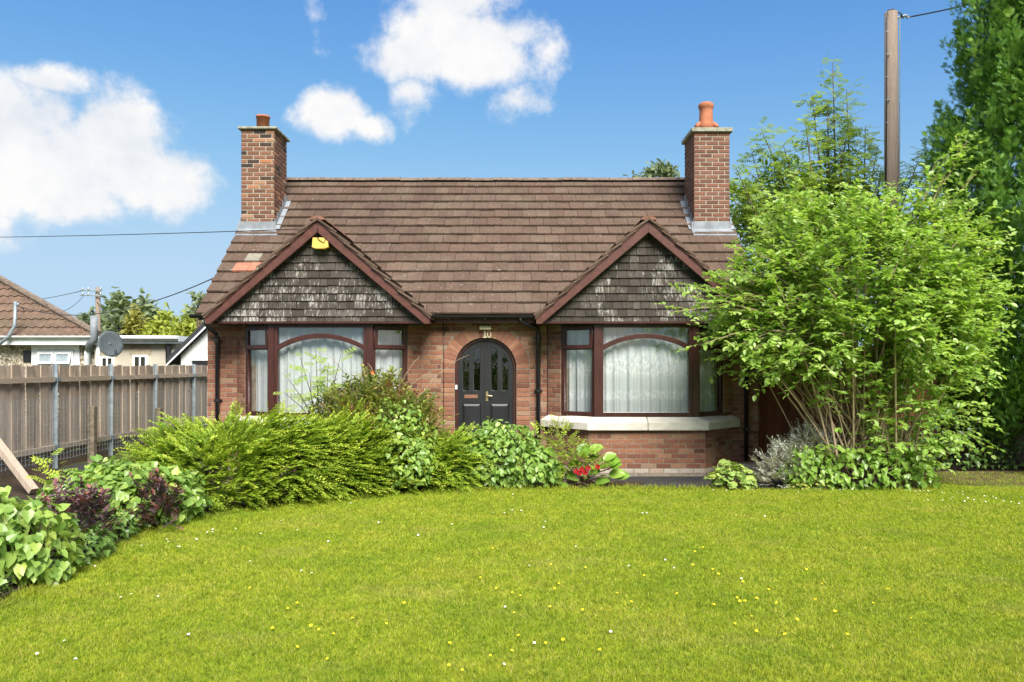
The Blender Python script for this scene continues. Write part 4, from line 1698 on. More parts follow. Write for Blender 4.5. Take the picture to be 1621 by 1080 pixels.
# window with two top-hung lights
wx0, wx1 = (58 - CX) * 21.95 / FPX, (116 - CX) * 21.95 / FPX
MB().box((wx0 - .16, NY - .03, .7), (wx0 - .01, NY + .01, 2.2)).build('window_surround', MT['white'], nb)
MB().box((wx1 + .01, NY - .03, .7), (wx1 + .16, NY + .01, 2.2)).build('window_surround', MT['white'], nb)
MB().box((wx0 - .16, NY - .034, 2.07), (wx1 + .16, NY + .01, 2.21)).build('window_surround', MT['white'], nb)
wn = shape2d('window', [(wx0, .8), (wx1, .8), (wx1, 2.06), (wx0, 2.06)], [[(wx0 + .06, .86), (wx1 - .06, .86), (wx1 - .06, 1.62), (wx0 + .06, 1.62)], [(wx0 + .06, 1.7), (wx1 - .06, 1.7), (wx1 - .06, 2.0), (wx0 + .06, 2.0)]], NY - .06, NY - .005, MT['white'], nb)
MB().box((wx0 + .05, NY - .03, .85), (wx1 - .05, NY - .02, 1.63)).build('pane', DGLASS, wn)
wm = (wx0 + wx1) / 2
for a, b in ((wx0 + .05, wm - .01), (wm + .01, wx1 - .05)):
    Mx = Matrix.Translation((0, NY - .06, 2.0)) @ Matrix.Rotation(R(-14), 4, 'X') @ Matrix.Translation((0, 0, -2.0))
    shape2d('top_light', [(a, 1.66), (b, 1.66), (b, 2.0), (a, 2.0)], [[(a + .06, 1.72), (b - .06, 1.72), (b - .06, 1.94), (a + .06, 1.94)]], -.03, .01, MT['white'], wn, 0, Mx)
    MB().box((a + .05, -.012, 1.71), (b - .05, -.006, 1.95), Mx).build('pane', MT['steel'], wn)
MB().box((-13.75, NY - .025, 1.72), (-13.52, NY + .01, 2.05)).build('air_brick', MT['black'], nb)
# soil pipe and flue
xp = (136 - CX) * 21.8 / FPX
MB().tube([(xp, NY - .12, 0), (xp, NY - .12, 1.98), (xp + .05, NY - .16, 2.06)], .085, 10).build('soil_pipe', MT['white'], nb, True)
xp2 = (150.5 - CX) * 21.6 / FPX
MB().tube([(xp + .05, NY - .16, 2.06), (xp + .14, NY - .3, 2.2), (xp2, NY - .45, 2.36), (xp2, NY - .45, 3.0)], .095, 10).build('flue', MT['lead'], nb, True)
MB().tube([(xp + .33, NY - .2, 0), (xp + .33, NY - .2, 2.25)], .05, 8).build('downpipe', MT['white'], nb, True)
# cable mast on the roof
mast = MB()
m0, m1, m2, m3 = at(-8, 552, 21.5), at(14, 532, 21.5), at(23.5, 515, 21.5), at(24.5, 478, 21.6)
mast.tube([m0, m1, m2, m3], .045, 8)
mast.tube([m3 + Vector((0, 0, -.1)), m3 + Vector((.1, 0, -.05))], .03, 6)
mast.build('service_mast', MT['steel'], nb, True)
# satellite dish
ds = empty('satellite_dish', at(163, 552, 21.2), 'dark grey satellite dish bracketed to the corner of the pebbledashed bungalow', 'satellite dish')
dc = at(174, 545, 20.9)
mb = MB()
rings = []
for i in range(6):
    r = .36 * i / 5
    for k in range(24):
        a = 2 * math.pi * k / 24
        mb.v.append((r * math.cos(a) * .95, r * math.sin(a), .35 * r * r))
for i in range(5):
    for k in range(24):
        mb.f.append((i * 24 + k, i * 24 + (k + 1) % 24, (i + 1) * 24 + (k + 1) % 24, (i + 1) * 24 + k))
Mx = Matrix.Translation(dc) @ Vector((.78, -.55, .18)).to_track_quat('Z', 'Y').to_matrix().to_4x4()
mb.v = [tuple(Mx @ Vector(v)) for v in mb.v]
o = mb.build('reflector', simple('grey_dish', (.075, .09, .095), .5, .3, .2, 5), ds, True)
md = o.modifiers.new('thick', 'SOLIDIFY')
md.thickness = .012
arm = dc + Vector((.32, -.3, -.26))
MB().tube([dc + Vector((0, 0, -.3)), arm], .014, 6).build('feed_arm', MT['steel'], ds)
MB().tube([arm, arm + Vector((-.05, .05, .09))], .035, 8).build('receiver', MT['black'], ds)
MB().tube([dc + Vector((-.02, .05, 0)), dc + Vector((-.3, .4, .02)), dc + Vector((-.45, .75, .02))], .022, 6).build('bracket', MT['white'], ds)

# flat-roofed extension
ex = empty('flat_roof_extension', (-13, 26, 0), 'cream rendered flat-roofed building between the bungalow and the white gable', 'outbuilding')
MB().box((-14.4, 26, -.2), (-11.2, 30, 2.42)).build('wall', CREAMR, ex)
MB().box((-14.6, 25.7, 2.42), (-10.95, 30.2, 2.60)).build('flat_roof', MT['white'], ex)
MB().box((-14.6, 25.72, 2.35), (-10.95, 25.99, 2.418)).build('soffit', MT['lead'], ex)
MB().tube([(-14.5, 25.62, 2.56), (-10.95, 25.62, 2.54)], .06, 8).build('gutter', MT['white'], ex)
for p0, p1, pt in ((160, 181, 564), (211, 234, 562)):
    x0, x1 = (p0 - CX) * 26 / FPX, (p1 - CX) * 26 / FPX
    zt = CAMZ + (HY - pt) * 26 / FPX
    MB().box((x0 - .12, 25.985, zt + .003), (x1 + .12, 26.01, zt + .3)).build('lintel', simple('stone_lintel', (.36, .31, .22), .9, .2), ex)
    w = shape2d('window', [(x0, .7), (x1, .7), (x1, zt), (x0, zt)], [[(x0 + .07, .78), ((x0 + x1) / 2 - .03, .78), ((x0 + x1) / 2 - .03, zt - .07), (x0 + .07, zt - .07)], [((x0 + x1) / 2 + .03, .78), (x1 - .07, .78), (x1 - .07, zt - .07), ((x0 + x1) / 2 + .03, zt - .07)]], 25.95, 25.995, MT['white'], ex)
    MB().box((x0 + .05, 25.97, .75), (x1 - .05, 25.98, zt - .05)).build('pane', DGLASS, w)
MB().tube([at(266, 546, 25.9), at(267, 578, 25.9), Vector((at(267, 578, 25.9).x, 25.9, 0))], .09, 8).build('downpipe', MT['black'], ex)

# white gable-ended shed
shd = empty('white_outbuilding', (-8.6, 21, 0), 'white rendered outbuilding with a dark sloping roof edge beside the house', 'outbuilding')
p0, p1 = at(272, 571, 21.5), at(332, 512, 21.5)
x_end = p1.x + 1.2
sl_ = (p1.z - p0.z) / (p1.x - p0.x)
MB().prism([(p0.x + .25, -.2), (x_end, -.2), (x_end, p0.z + sl_ * (x_end - p0.x) - .1), (p0.x + .25, p0.z + sl_ * .25 - .1)], 21.5, 25).build('wall', WHITER, shd)
MB().prism([(p0.x - .05, p0.z - .12), (x_end, p0.z + sl_ * (x_end - p0.x) - .09), (x_end, p0.z + sl_ * (x_end - p0.x) + .10), (p0.x - .05, p0.z + .07)], 21.3, 25.2).build('roof', simple('dark_roof_felt', (.035, .035, .04), .8, .2), shd)
MB().prism([(p0.x - .06, p0.z - .16), (x_end, p0.z + sl_ * (x_end - p0.x) - .13), (x_end, p0.z + sl_ * (x_end - p0.x) - .08), (p0.x - .06, p0.z - .11)], 21.26, 21.295).build('verge_trim', MT['white'], shd)
q = at(303, 571, 21.4)
MB().box((q.x, 21.45, q.z - 1.2), (q.x + 1.0, 21.5, q.z)).build('door', MT['black'], shd)  # black panel standing in for the darkness of the garage opening
MB().box((q.x - .03, 21.44, q.z + .004), (q.x + 1.0, 21.5, q.z + .05)).build('door_head', MT['white'], shd)

# ------------------------------------------------------------------ poles and cables
def pole(name, x, y, z, r, label, steps):
    e_ = empty(name, (x, y, 0), label, 'utility pole', 'timber utility poles')
    MB().tube([(x, y, -.3), (x + .01, y, z * .5), (x, y, z)], [r * 1.15, r, r * .88], 16).build('shaft', MT['pole'], e_, True)
    return e_


pr = pole('utility_pole', (1410.5 - CX) * 14.5 / FPX, 14.5, at(1410, 20, 14.5).z, .128, 'tall thick timber pole rising behind the big green shrub', 0)
pt = at(1411, 20, 14.5)
mb = MB()
mb.tube([pt + Vector((-.14, -.08, -3.2)), pt + Vector((-.14, -.1, -1.5)), pt + Vector((-.135, -.1, -.2)), pt + Vector((-.08, -.05, .02)), pt + Vector((.03, -.02, .05)), pt + Vector((.15, -.05, -.04)), pt + Vector((.2, -.05, -.13))], .013, 6)
mb.build('looped_cable', MT['black'], pr, True)
MB().tube([pt + Vector((.125, -.05, -3.2)), pt + Vector((.125, -.06, -.1)), pt + Vector((.2, -.05, -.12))], .011, 6).build('riser_cable', MT['steel'], pr)
MB().tube([pt + Vector((.1, 0, -.1)), pt + Vector((.26, -.03, -.07)), pt + Vector((.3, -.03, -.12))], .028, 8).build('insulator', MT['steel'], pr)
for k in range(5):
    MB().box((pt.x - .15, pt.y - .118, pt.z - .4 - k * .42), (pt.x - .10 + .02 * (k % 2), pt.y - .09, pt.z - .39 - k * .42)).build('cable_staple', MT['steel'], pr)
pl_ = pole('utility_pole', (155 - CX) * 38 / FPX, 38, at(155, 455, 38).z, .125, 'distant slim utility pole with cross-arm insulators behind the bungalow', 0)
qt = at(155, 455, 38)
for dz in (.18, .42):
    MB().tube([qt + Vector((-.75, -.2, -dz + .02)), qt + Vector((.3, -.2, -dz))], .035, 6).build('cross_arm', MT['steel'], pl_)
    for dx in (-.62, -.35, .24):
        MB().lathe([(0, 0), (.05, .0), (.06, .06), (.03, .12), (0, .13)], (qt.x + dx, qt.y - .2, qt.z - dz + .03), 8).build('insulator', MT['steel'], pl_)


def cable(a, b, sag, r, label, nseg=24):
    a, b = Vector(a), Vector(b)
    pts = []
    for i in range(nseg + 1):
        t = i / nseg
        p = a.lerp(b, t)
        p.z -= sag * 4 * t * (1 - t)
        pts.append(p)
    o = MB().tube(pts, r, 5).build('overhead_cable', MT['black'], None, True)
    return tag(o, label, 'cable', 'overhead cables')


cable(at(25, 483, 21.6), Vector((XL - .09, 13.2, at(342, 437, 13.2).z)), .45, .010, 'thick sagging cable from the neighbour roof mast to the house eaves')
cable(at(-400, 372, 26), at(498, 362, 11.72), .12, .007, 'thin cable crossing the left sky to the gable with the alarm box')
cable(pt + Vector((.3, -.03, -.1)), at(1700, -48, 17), .1, .014, 'cable running from the tall right pole into the conifer')
cable(qt + Vector((-.7, -.2, -.2)), at(-60, 480, 60), .3, .016, 'faint upper wire leaving the distant pole to the left')
cable(qt + Vector((-.6, -.2, -.45)), at(25, 483, 21.6), .5, .012, 'faint lower wire from the distant pole to the neighbour roof mast')
cable(qt + Vector((0, -.1, -.7)), at(193, 530, 36), .0, .014, 'slanting stay wire below the distant pole')

# ------------------------------------------------------------------ planting
LM = {
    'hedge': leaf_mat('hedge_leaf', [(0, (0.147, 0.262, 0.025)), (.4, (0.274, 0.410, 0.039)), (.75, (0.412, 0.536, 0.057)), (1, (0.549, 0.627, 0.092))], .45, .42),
    'ivy': leaf_mat('ivy_leaf', [(0, (0.104, 0.216, 0.044)), (.4, (0.209, 0.356, 0.072)), (.75, (0.332, 0.475, 0.105)), (1, (0.475, 0.572, 0.110))], .4, .36, .5, .5),
    'dark_ivy': leaf_mat('dark_ivy_leaf', [(0, (0.055, 0.127, 0.028)), (.5, (0.132, 0.230, 0.044)), (1, (0.264, 0.380, 0.077))], .3, .38, .45),
    'purple': leaf_mat('purple_leaf', [(0, (.07, .055, .062)), (.5, (.14, .08, .085)), (.8, (.22, .075, .075)), (1, (.30, .12, .09))], .2, .4, .4),
    'rose': leaf_mat('rose_leaf', [(0, (0.116, 0.176, 0.039)), (.4, (0.252, 0.319, 0.061)), (.68, (0.378, 0.418, 0.088)), (.86, (0.294, 0.176, 0.088)), (1, (0.378, 0.132, 0.083))], .4, .45),
    'bergenia': leaf_mat('bergenia_leaf', [(0, (0.104, 0.227, 0.028)), (.5, (0.190, 0.346, 0.044)), (1, (0.314, 0.464, 0.077))], .3, .3, .5, .4),
    'mantle': leaf_mat('ladys_mantle_leaf', [(0, (.20, .31, .08)), (.5, (.32, .44, .11)), (1, (.50, .55, .13))], .35, .55, .25),
    'silver': leaf_mat('silver_leaf', [(0, (.26, .295, .23)), (.5, (.42, .46, .385)), (1, (.60, .62, .55))], .25, .7, .2),
    'mock': leaf_mat('mock_orange_leaf', [(0, (0.180, 0.325, 0.053)), (.4, (0.294, 0.470, 0.083)), (.75, (0.399, 0.582, 0.128)), (1, (0.532, 0.672, 0.285))], .5, .34, .6, .35),
    'conifer': leaf_mat('conifer_spray', [(0, (0.079, 0.178, 0.035)), (.5, (0.147, 0.299, 0.050)), (.8, (0.221, 0.391, 0.066)), (1, (0.294, 0.460, 0.083))], .35, .6, .25),
    'ash': leaf_mat('ash_leaf', [(0, (0.156, 0.259, 0.052)), (.5, (0.267, 0.400, 0.078)), (1, (0.396, 0.508, 0.111))], .5, .45),
    'far_dark': leaf_mat('far_dark_leaf', [(0, (.13, .18, .10)), (.5, (.19, .245, .125)), (1, (.27, .32, .16))], .35, .6, .2),
    'far_gold': leaf_mat('far_gold_leaf', [(0, (.19, .21, .045)), (.5, (.29, .29, .07)), (1, (.38, .36, .10))], .35, .6, .2),
    'far_lime': leaf_mat('far_lime_leaf', [(0, (.23, .29, .055)), (.5, (.36, .42, .075)), (1, (.47, .51, .11))], .45, .6, .2),
}


def tints(n, m=.5, s=.22):
    return np.clip(rng.normal(m, s, n), 0, 1)


def plant(name, loc, label, cat, group=None):
    return empty(name, loc, label, cat, group)


# --- clipped-out golden hedge with arching sprays
def spray_hedge(ells, ntwig, label, lean, left_lean):
    c0 = ells[len(ells) // 2][0]
    e_ = plant('spray_hedge', (c0[0], c0[1], 0), label, 'hedge')
    P, Nn, rr = sample_mounds(ells, ntwig, .45, .98, -.75, .03)
    n = len(P)
    bias = np.where(P[:, :1] < left_lean, np.array([[-.75, -.15, .55]]), np.array([[lean, -.2, .42]]))
    swirl = np.stack([.45 * np.sin(P[:, 0] * 3.1 + P[:, 2] * 4), .2 * np.sin(P[:, 0] * 5), .35 * np.sin(P[:, 0] * 4.3 + 1 + P[:, 2] * 3)], 1)
    Dn = norm(Nn * .8 + bias + swirl + jit(n, .36))
    L = rng.uniform(.12, .32, n) * (1 + .5 * (rng.random(n) < .12))
    k = 18
    lp, ax, nn, idx = twig_arrays(P, Dn, L, k, .18, 1.0, .08, .8)
    nn = nn + np.array((0, -.35, 0))
    sz = rng.uniform(.030, .060, len(lp)) * np.tile(np.linspace(1.1, .6, k), n)
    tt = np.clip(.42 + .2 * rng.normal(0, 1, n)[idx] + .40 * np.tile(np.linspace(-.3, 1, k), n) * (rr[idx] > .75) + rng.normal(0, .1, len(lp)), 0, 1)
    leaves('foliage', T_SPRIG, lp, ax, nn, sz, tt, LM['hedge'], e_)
    twig_mesh('twigs', P, Dn, L, .0016, .18, MT['greenstem'], e_)
    return e_


def mound_at(px, py_top, D, rx, ry, zc, xoff=0.0):
    ztop = CAMZ - (py_top - HY) * D / FPX
    return ((px - CX) * D / FPX + xoff, D, zc), (rx, ry, ztop - zc)


HEDGE = [mound_at(300, 672, 9.05, .62, .60, .30), mound_at(370, 668, 9.25, .60, .62, .30), mound_at(450, 655, 9.6, .66, .62, .35), mound_at(540, 655, 10.05, .66, .60, .35), mound_at(620, 662, 10.35, .6, .55, .3), mound_at(700, 690, 10.55, .55, .45, .22)]
spray_hedge(HEDGE, 11000, 'broad arching yellow-green hedge with fine sprays in front of the left bay', .75, -3.45)


# --- leafy mounds of single broad leaves
def leafy_mound(name, ells, n, size, T, mat, label, cat, tint_m=.5, droop=.7, rlo=.62, stems=None, group=None):
    c0 = ells[0][0]
    e_ = plant(name, (c0[0], c0[1], 0), label, cat, group)
    P, Nn, rr = sample_mounds(ells, n, rlo, 1.0, -.8, .02)
    m_ = len(P)
    down = np.array((0, -.15, -1.0))
    ax = norm(down * droop + Nn * .45 + jit(m_, .45))
    nn = norm(Nn + np.array((0, -.1, .45)) + jit(m_, .38))
    sz = rng.uniform(.65, 1.25, m_) * size
    clump = np.sin(P[:, 0] * 9 + P[:, 2] * 7) * np.sin(P[:, 1] * 8 + P[:, 2] * 11)
    leaves('foliage', T, P, ax, nn, sz, np.clip(tints(m_, tint_m, .17) + .12 * clump, 0, 1), LM[mat], e_)
    k = rng.choice(m_, min(m_, 260), replace=False)
    d0 = np.array([c0[0], c0[1], .0]) - P[k]
    twig_mesh('stems', P[k], d0, np.full(len(k), .5), .004, 0.0, MT['darkstem'] if stems is None else MT[stems], e_)
    return e_


leafy_mound('ivy_mound', [mound_at(185, 728, 7.95, .58, .5, .3), mound_at(255, 740, 8.2, .44, .42, .25), mound_at(130, 745, 7.7, .42, .4, .25)], 3600, .082, T_HEART, 'ivy',
            'mound of large pale green heart-shaped leaves left of the arching hedge', 'shrub', .55)
leafy_mound('ivy_mound', [mound_at(25, 795, 5.95, .42, .5, .3), mound_at(-40, 775, 5.8, .45, .5, .3), mound_at(60, 850, 6.0, .28, .4, .15)], 1900, .088, T_HEART, 'ivy',
            'bright green broad-leaved climber filling the lower left corner', 'shrub', .68)
leafy_mound('ground_ivy', [((-3.62, 6.55, .1), (.2, .45, .16)), ((-3.7, 7.3, .1), (.16, .4, .16)), ((-3.75, 5.4, .06), (.25, .5, .14))], 1100, .06, T_IVY, 'dark_ivy',
            'low dark ivy trailing along the lawn edge at lower left', 'ivy', .5)
leafy_mound('ivy_mound', [mound_at(790, 665, 10.75, .62, .45, .35), mound_at(845, 705, 10.65, .38, .4, .25), mound_at(740, 690, 10.7, .4, .4, .25)], 3400, .072, T_HEART, 'ivy',
            'rounded mound of heart-shaped green leaves in front of the door', 'shrub', .5)
leafy_mound('hedge_ivy', [mound_at(630, 632, 10.25, .5, .42, .6), mound_at(640, 685, 10.0, .4, .3, .4), mound_at(540, 655, 10.1, .25, .25, .75)], 1700, .062, T_HEART, 'ivy',
            'heart-leaved climber rambling over the hedge below the reddish rose', 'climber', .6)


# --- dark purple shrub with upright shoots
def purple_shrub(c, r, n, label):
    e_ = plant('purple_shrub', (c[0], c[1], 0), label, 'shrub')
    P, Nn, rr = sample_mounds([(c, r)], n, .3, .95, -.5, .02)
    m_ = len(P)
    Dn = norm(Nn * .5 + np.array((0, -.1, .8)) + jit(m_, .25))
    L = rng.uniform(.10, .2, m_)
    lp, ax, nn, idx = twig_arrays(P, Dn, L, 9, .05, 1.0, .1, .7)
    leaves('foliage', T_OVAL, lp, ax, nn, rng.uniform(.04, .07, len(lp)), np.clip(.25 + .55 * np.tile(np.linspace(-.2, .9, 9), m_) * (rr[idx] > .6) + rng.normal(0, .15, len(lp)), 0, 1), LM['purple'], e_)
    twig_mesh('stems', P, Dn, L, .003, .05, MT['darkstem'], e_)


purple_shrub((-3.86, 6.95, .22), (.27, .3, .32), 110, 'dark purple-leaved shrub with reddish shoot tips between the two ivy mounds')
purple_shrub((-3.55, 7.75, .16), (.22, .25, .34), 90, 'small dark purple-leaved plant at the lawn edge below the ivy mound')


# --- light pinnate-leaved saplings
def pinnate_plant(base, tips, label, size=.2, nleaf=7, mat='ash', tint=.75):
    e_ = plant('pinnate_sapling', base, label, 'sapling')
    base = Vector(base)
    P, A, Nn = [], [], []
    st = MB()
    for tp in tips:
        tp = Vector(tp)
        mid = base.lerp(tp, .5) + Vector((random.uniform(-.05, .05), 0, .05))
        st.tube([base, mid, tp], [.008, .006, .003], 5)
        for j in range(nleaf):
            t = .4 + .6 * j / (nleaf - 1)
            p = mid.lerp(tp, (t - .4) / .6)
            a = random.uniform(0, 6.28)
            P.append(p)
            A.append((math.cos(a), math.sin(a) * .6, random.uniform(-.1, .5)))
            Nn.append((random.uniform(-.3, .3), -.5, .8))
    st.build('stems', MT['darkstem'], e_, True)['kind'] = 'stuff'
    n_ = len(P)
    leaves('foliage', T_PINN, np.array([tuple(p) for p in P]), np.array(A), np.array(Nn), rng.uniform(.7, 1.2, n_) * size, tints(n_, tint, .15), LM[mat], e_)


pinnate_plant(at(505, 680, 10.35), [at(x, y, 10.3 + dy) for x, y, dy in ((475, 565, 0), (500, 553, .1), (455, 598, -.1), (520, 575, .1), (490, 590, -.05), (540, 560, .2), (450, 622, 0))], 'wispy feathery-leaved sapling rising in front of the left bay window', .20, 6)
pinnate_plant(at(78, 800, 8.4), [at(x, y, 8.4) for x, y in ((52, 728), (82, 722), (102, 732), (66, 745), (95, 752))], 'small feathery-leaved seedling beside the leaning timber', .17, 3, 'hedge', .8)


# --- rambling rose with reddish leaves
def rambler():
    e_ = plant('rambling_rose', (-1.85, 10.55, 0), 'tangled rambling rose with red-tinged leaves rising before the left bay', 'shrub')
    ells = [mound_at(590, 596, 10.6, .42, .35, 1.0), mound_at(640, 622, 10.55, .45, .35, .85), mound_at(540, 625, 10.5, .42, .35, .85), mound_at(600, 645, 10.4, .7, .4, .6)]
    P, Nn, rr = sample_mounds(ells, 2000, .3, 1.0, -.6, .1)
    n = len(P)
    Dn = norm(Nn * .6 + np.array((.1, -.1, .55)) + jit(n, .4))
    L = rng.uniform(.12, .28, n)
    lp, ax, nn, idx = twig_arrays(P, Dn, L, 8, .12, .9, .1, .6)
    clump = np.sin(P[:, 0] * 6 + 1) * np.sin(P[:, 2] * 7 + 2)
    tt = np.clip(.50 + .26 * clump[idx] + .18 * rng.normal(0, 1, n)[idx] + rng.normal(0, .1, len(lp)), 0, 1)
    leaves('foliage', T_OVAL, lp, ax, nn, rng.uniform(.04, .075, len(lp)), tt, LM['rose'], e_)
    twig_mesh('stems', P, Dn, L * 1.25, .0035, .12, MT['stem'], e_)
    st = MB()
    for tp in ((665, 565), (700, 583), (515, 560), (742, 562), (668, 600), (582, 575)):
        a, b = at(random.uniform(570, 640), 690, 10.5), at(tp[0], tp[1], 10.6)
        m1 = a.lerp(b, .55) + Vector((0, 0, .22))
        st.tube([a, a.lerp(m1, .6) + Vector((0, 0, .08)), m1, m1.lerp(b, .6) + Vector((0, 0, .03)), b], [.007, .006, .005, .004, .002], 5)
    st.build('long_shoots', MT['stem'], e_, True)
    fl = [at(590, 590, 10.3)]
    for p in fl:
        mb = MB()
        for k in range(5):
            a = k * 2 * math.pi / 5
            mb.add([(p.x, p.y, p.z), (p.x + .02 * math.cos(a), p.y - .01, p.z + .02 * math.sin(a)), (p.x + .03 * math.cos(a + .6), p.y - .018, p.z + .03 * math.sin(a + .6)), (p.x + .02 * math.cos(a + 1.2), p.y - .01, p.z + .02 * math.sin(a + 1.2))], [(0, 1, 2, 3)])
        mb.build('blossom', simple('orange_petal', (.55, .13, .04), .5, .3, .3, 20), e_)


rambler()


# --- bergenia clump, small rose with red blooms
def big_leaf(L, W):
    nu, nv = 7, 7
    vs, fs = [], []
    for i in range(nu):
        t = i / (nu - 1)
        w = W * (math.sin(math.pi * min(1, t * .93 + .04)) ** .55)
        for j in range(nv):
            s = j / (nv - 1) * 2 - 1
            vs.append((t * L, s * w, .12 * L * s * s + .10 * L * math.sin(t * 2.6) - .12 * L * t * t + .012 * math.sin(s * 9 + t * 8)))
    for i in range(nu - 1):
        for j in range(nv - 1):
            a = i * nv + j
            fs.append((a, a + nv, a + nv + 1, a + 1))
    return np.array(vs), np.array(fs)


def bergenia():
    e_ = plant('bergenia', at(925, 768, 10.75).xy.to_3d(), 'clump of big rounded glossy leaves at the edge of the gravel path', 'plant')
    T = big_leaf(1.0, .42)
    spec = [(880, 735, -100, .30, .2), (900, 722, -70, .33, .3), (935, 730, -60, .3, .3), (960, 735, -20, .34, .25), (978, 752, 10, .30, .05), (955, 762, -30, .28, 0), (905, 757, -140, .28, 0), (880, 762, -160, .24, 0), (925, 712, 60, .3, .5),
            (870, 718, -160, .28, .3), (945, 712, 20, .28, .4), (895, 745, -110, .27, .1), (967, 724, 30, .26, .3), (915, 740, -80, .28, .1), (940, 750, -70, .26, .05), (860, 740, -150, .26, .1)]
    for px, py, deg, sz, up in spec + [(px + random.uniform(-18, 14), py + random.uniform(-6, 14), deg + random.uniform(-50, 50), sz * .85, up) for px, py, deg, sz, up in spec]:
        sz *= .74
        tip = at(px, py, 10.7 + random.uniform(-.12, .1))
        d = Vector((math.cos(R(deg)), math.sin(R(deg)) * .8 - .25, up + .15)).normalized()
        base = tip - d * sz * .55
        nn = np.array([[d.x * -.5, -.65, .75]])
        V, F, t = scatter_arrays(T, np.array([tuple(base)]), np.array([tuple(d)]), nn, [sz], np.array([random.uniform(.25, .85)]))
        o = link(bpy.data.objects.new('leaf', np_mesh('leaf', V, F, t, LM['bergenia'], True)), e_)
        root = Vector((at(922, 770, 10.85).x, 10.85, 0))
        MB().tube([root, root.lerp(base, .6) + Vector((0, 0, .03)), base], .008, 5).build('leaf_stalk', MT['stem'], o, True)


bergenia()


def red_rose():
    c = at(915, 735, 10.5)
    e_ = plant('red_flowered_rose', (c.x, 10.5, 0), 'low rose bush with bright red blooms among the big rounded leaves', 'rose bush')
    P, Nn, rr = sample_mounds([((c.x + .05, 10.6, .32), (.34, .2, .30)), ((c.x - .25, 10.8, .55), (.28, .2, .32))], 220, .3, 1.0, -.6, .03)
    Dn = norm(Nn * .7 + np.array((.1, -.1, .5)) + jit(len(P), .3))
    L = rng.uniform(.08, .18, len(P))
    lp, ax, nn, idx = twig_arrays(P, Dn, L, 7, .1, .9, .1, .7)
    leaves('foliage', T_OVAL, lp, ax, nn, rng.uniform(.025, .045, len(lp)), tints(len(lp), .62, .15), LM['hedge'], e_)
    twig_mesh('stems', P, Dn, L, .003, .1, MT['stem'], e_)
    pm = simple('red_petal', (.50, .018, .028), .5, .3, .3, 30)
    for px, py in ((912, 746), (921, 743), (931, 741), (926, 748), (946, 739), (917, 749)):
        p = at(px, py, 10.28)
        mb = MB()
        for ring, (rr_, nn_) in enumerate(((.012, 4), (.022, 5), (.031, 6))):
            for k in range(nn_):
                a = k * 2 * math.pi / nn_ + ring
                ca, sa, cb_, sb = math.cos(a), math.sin(a), math.cos(a + 1.1), math.sin(a + 1.1)
                y = -.03 + ring * .012
                mb.add([(p.x + .006 * ca, p.y + .01, p.z + .006 * sa), (p.x + rr_ * ca, p.y + y, p.z + rr_ * sa), (p.x + rr_ * 1.12 * math.cos(a + .55), p.y + y - .006, p.z + rr_ * 1.12 * math.sin(a + .55)), (p.x + rr_ * cb_, p.y + y, p.z + rr_ * sb)], [(0, 1, 2, 3)])
        mb.build('bloom', pm, e_)


red_rose()
# tall pale rose shoots by the bay sill
e_ = plant('young_rose_shoots', at(880, 770, 11.2).xy.to_3d(), 'thin fresh green shoots rising under the left end of the cream sill', 'plant')
P = np.array([tuple(at(x, y, 11.2)) for x, y in ((858, 680), (868, 676), (880, 680), (892, 690), (905, 700), (850, 688), (915, 712), (875, 700), (890, 712), (925, 715))])
Dn = norm(np.array((0, -.1, .4)) + jit(len(P), .6))
lp, ax, nn, idx = twig_arrays(P, Dn, np.full(len(P), .16), 8, .1, .9, .1, .6)
leaves('foliage', T_OVAL, lp, ax, nn, rng.uniform(.05, .08, len(lp)), tints(len(lp), .75, .15), LM['hedge'], e_)
twig_mesh('stems', P, np.array([tuple(at(885, 765, 11.25))]) - P, np.linalg.norm(np.array([tuple(at(885, 765, 11.25))]) - P, axis=1), .004, -.05, MT['stem'], e_)


# --- lady's mantle
def scallop_leaf():
    n = 18
    vs = [(0, 0, 0)]
    for k in range(n + 1):
        a = -R(160) + R(320) * k / n
        r = .5 * (1 + .13 * math.cos(a * 9 / 1.0)) 
        vs.append((.1 + r * math.cos(a), r * math.sin(a), .10 + .05 * math.cos(a * 7)))
    fs = [(0, k, k + 1) for k in range(1, n + 1)]
    return np.array(vs, float), np.array(fs)


T_SCAL = scallop_leaf()
e_ = plant('ladys_mantle', at(1157, 776, 10.45).xy.to_3d(), 'small clump of pale green scalloped leaves alone at the path edge', 'plant')
cm = at(1157, 772, 10.45)
P, Nn, rr = sample_mounds([((cm.x, 10.5, .06), (.32, .26, .27))], 150, .6, 1, -.2, .01)
leaves('foliage', T_SCAL, P, norm(Nn * .7 + np.array((0, -.2, -.4)) + jit(len(P), .35)), norm(Nn * .7 + np.array((0, -.25, .7)) + jit(len(P), .25)), rng.uniform(.07, .125, len(P)), tints(len(P), .5, .2), LM['mantle'], e_)
twig_mesh('stalks', P, np.array([[cm.x, 10.5, -.02]]) - P, np.linalg.norm(np.array([[cm.x, 10.5, -.02]]) - P, axis=1), .004, -.05, MT['stem'], e_)
P = np.array([tuple(at(x, y, 10.5)) for x, y in ((1142, 738), (1140, 748), (1165, 742), (1170, 748), (1150, 744), (1128, 752), (1121, 758), (1148, 752), (1160, 750))])
P = np.repeat(P, 14, 0) + rng.normal(0, .025, (len(P) * 14, 3))
fr_ = leaves('flower_froth', T_NEEDLE, P, rdir(len(P)), rdir(len(P)), rng.uniform(.02, .035, len(P)), np.full(len(P), .97), LM['mantle'], e_)
fr_['kind'] = 'stuff'

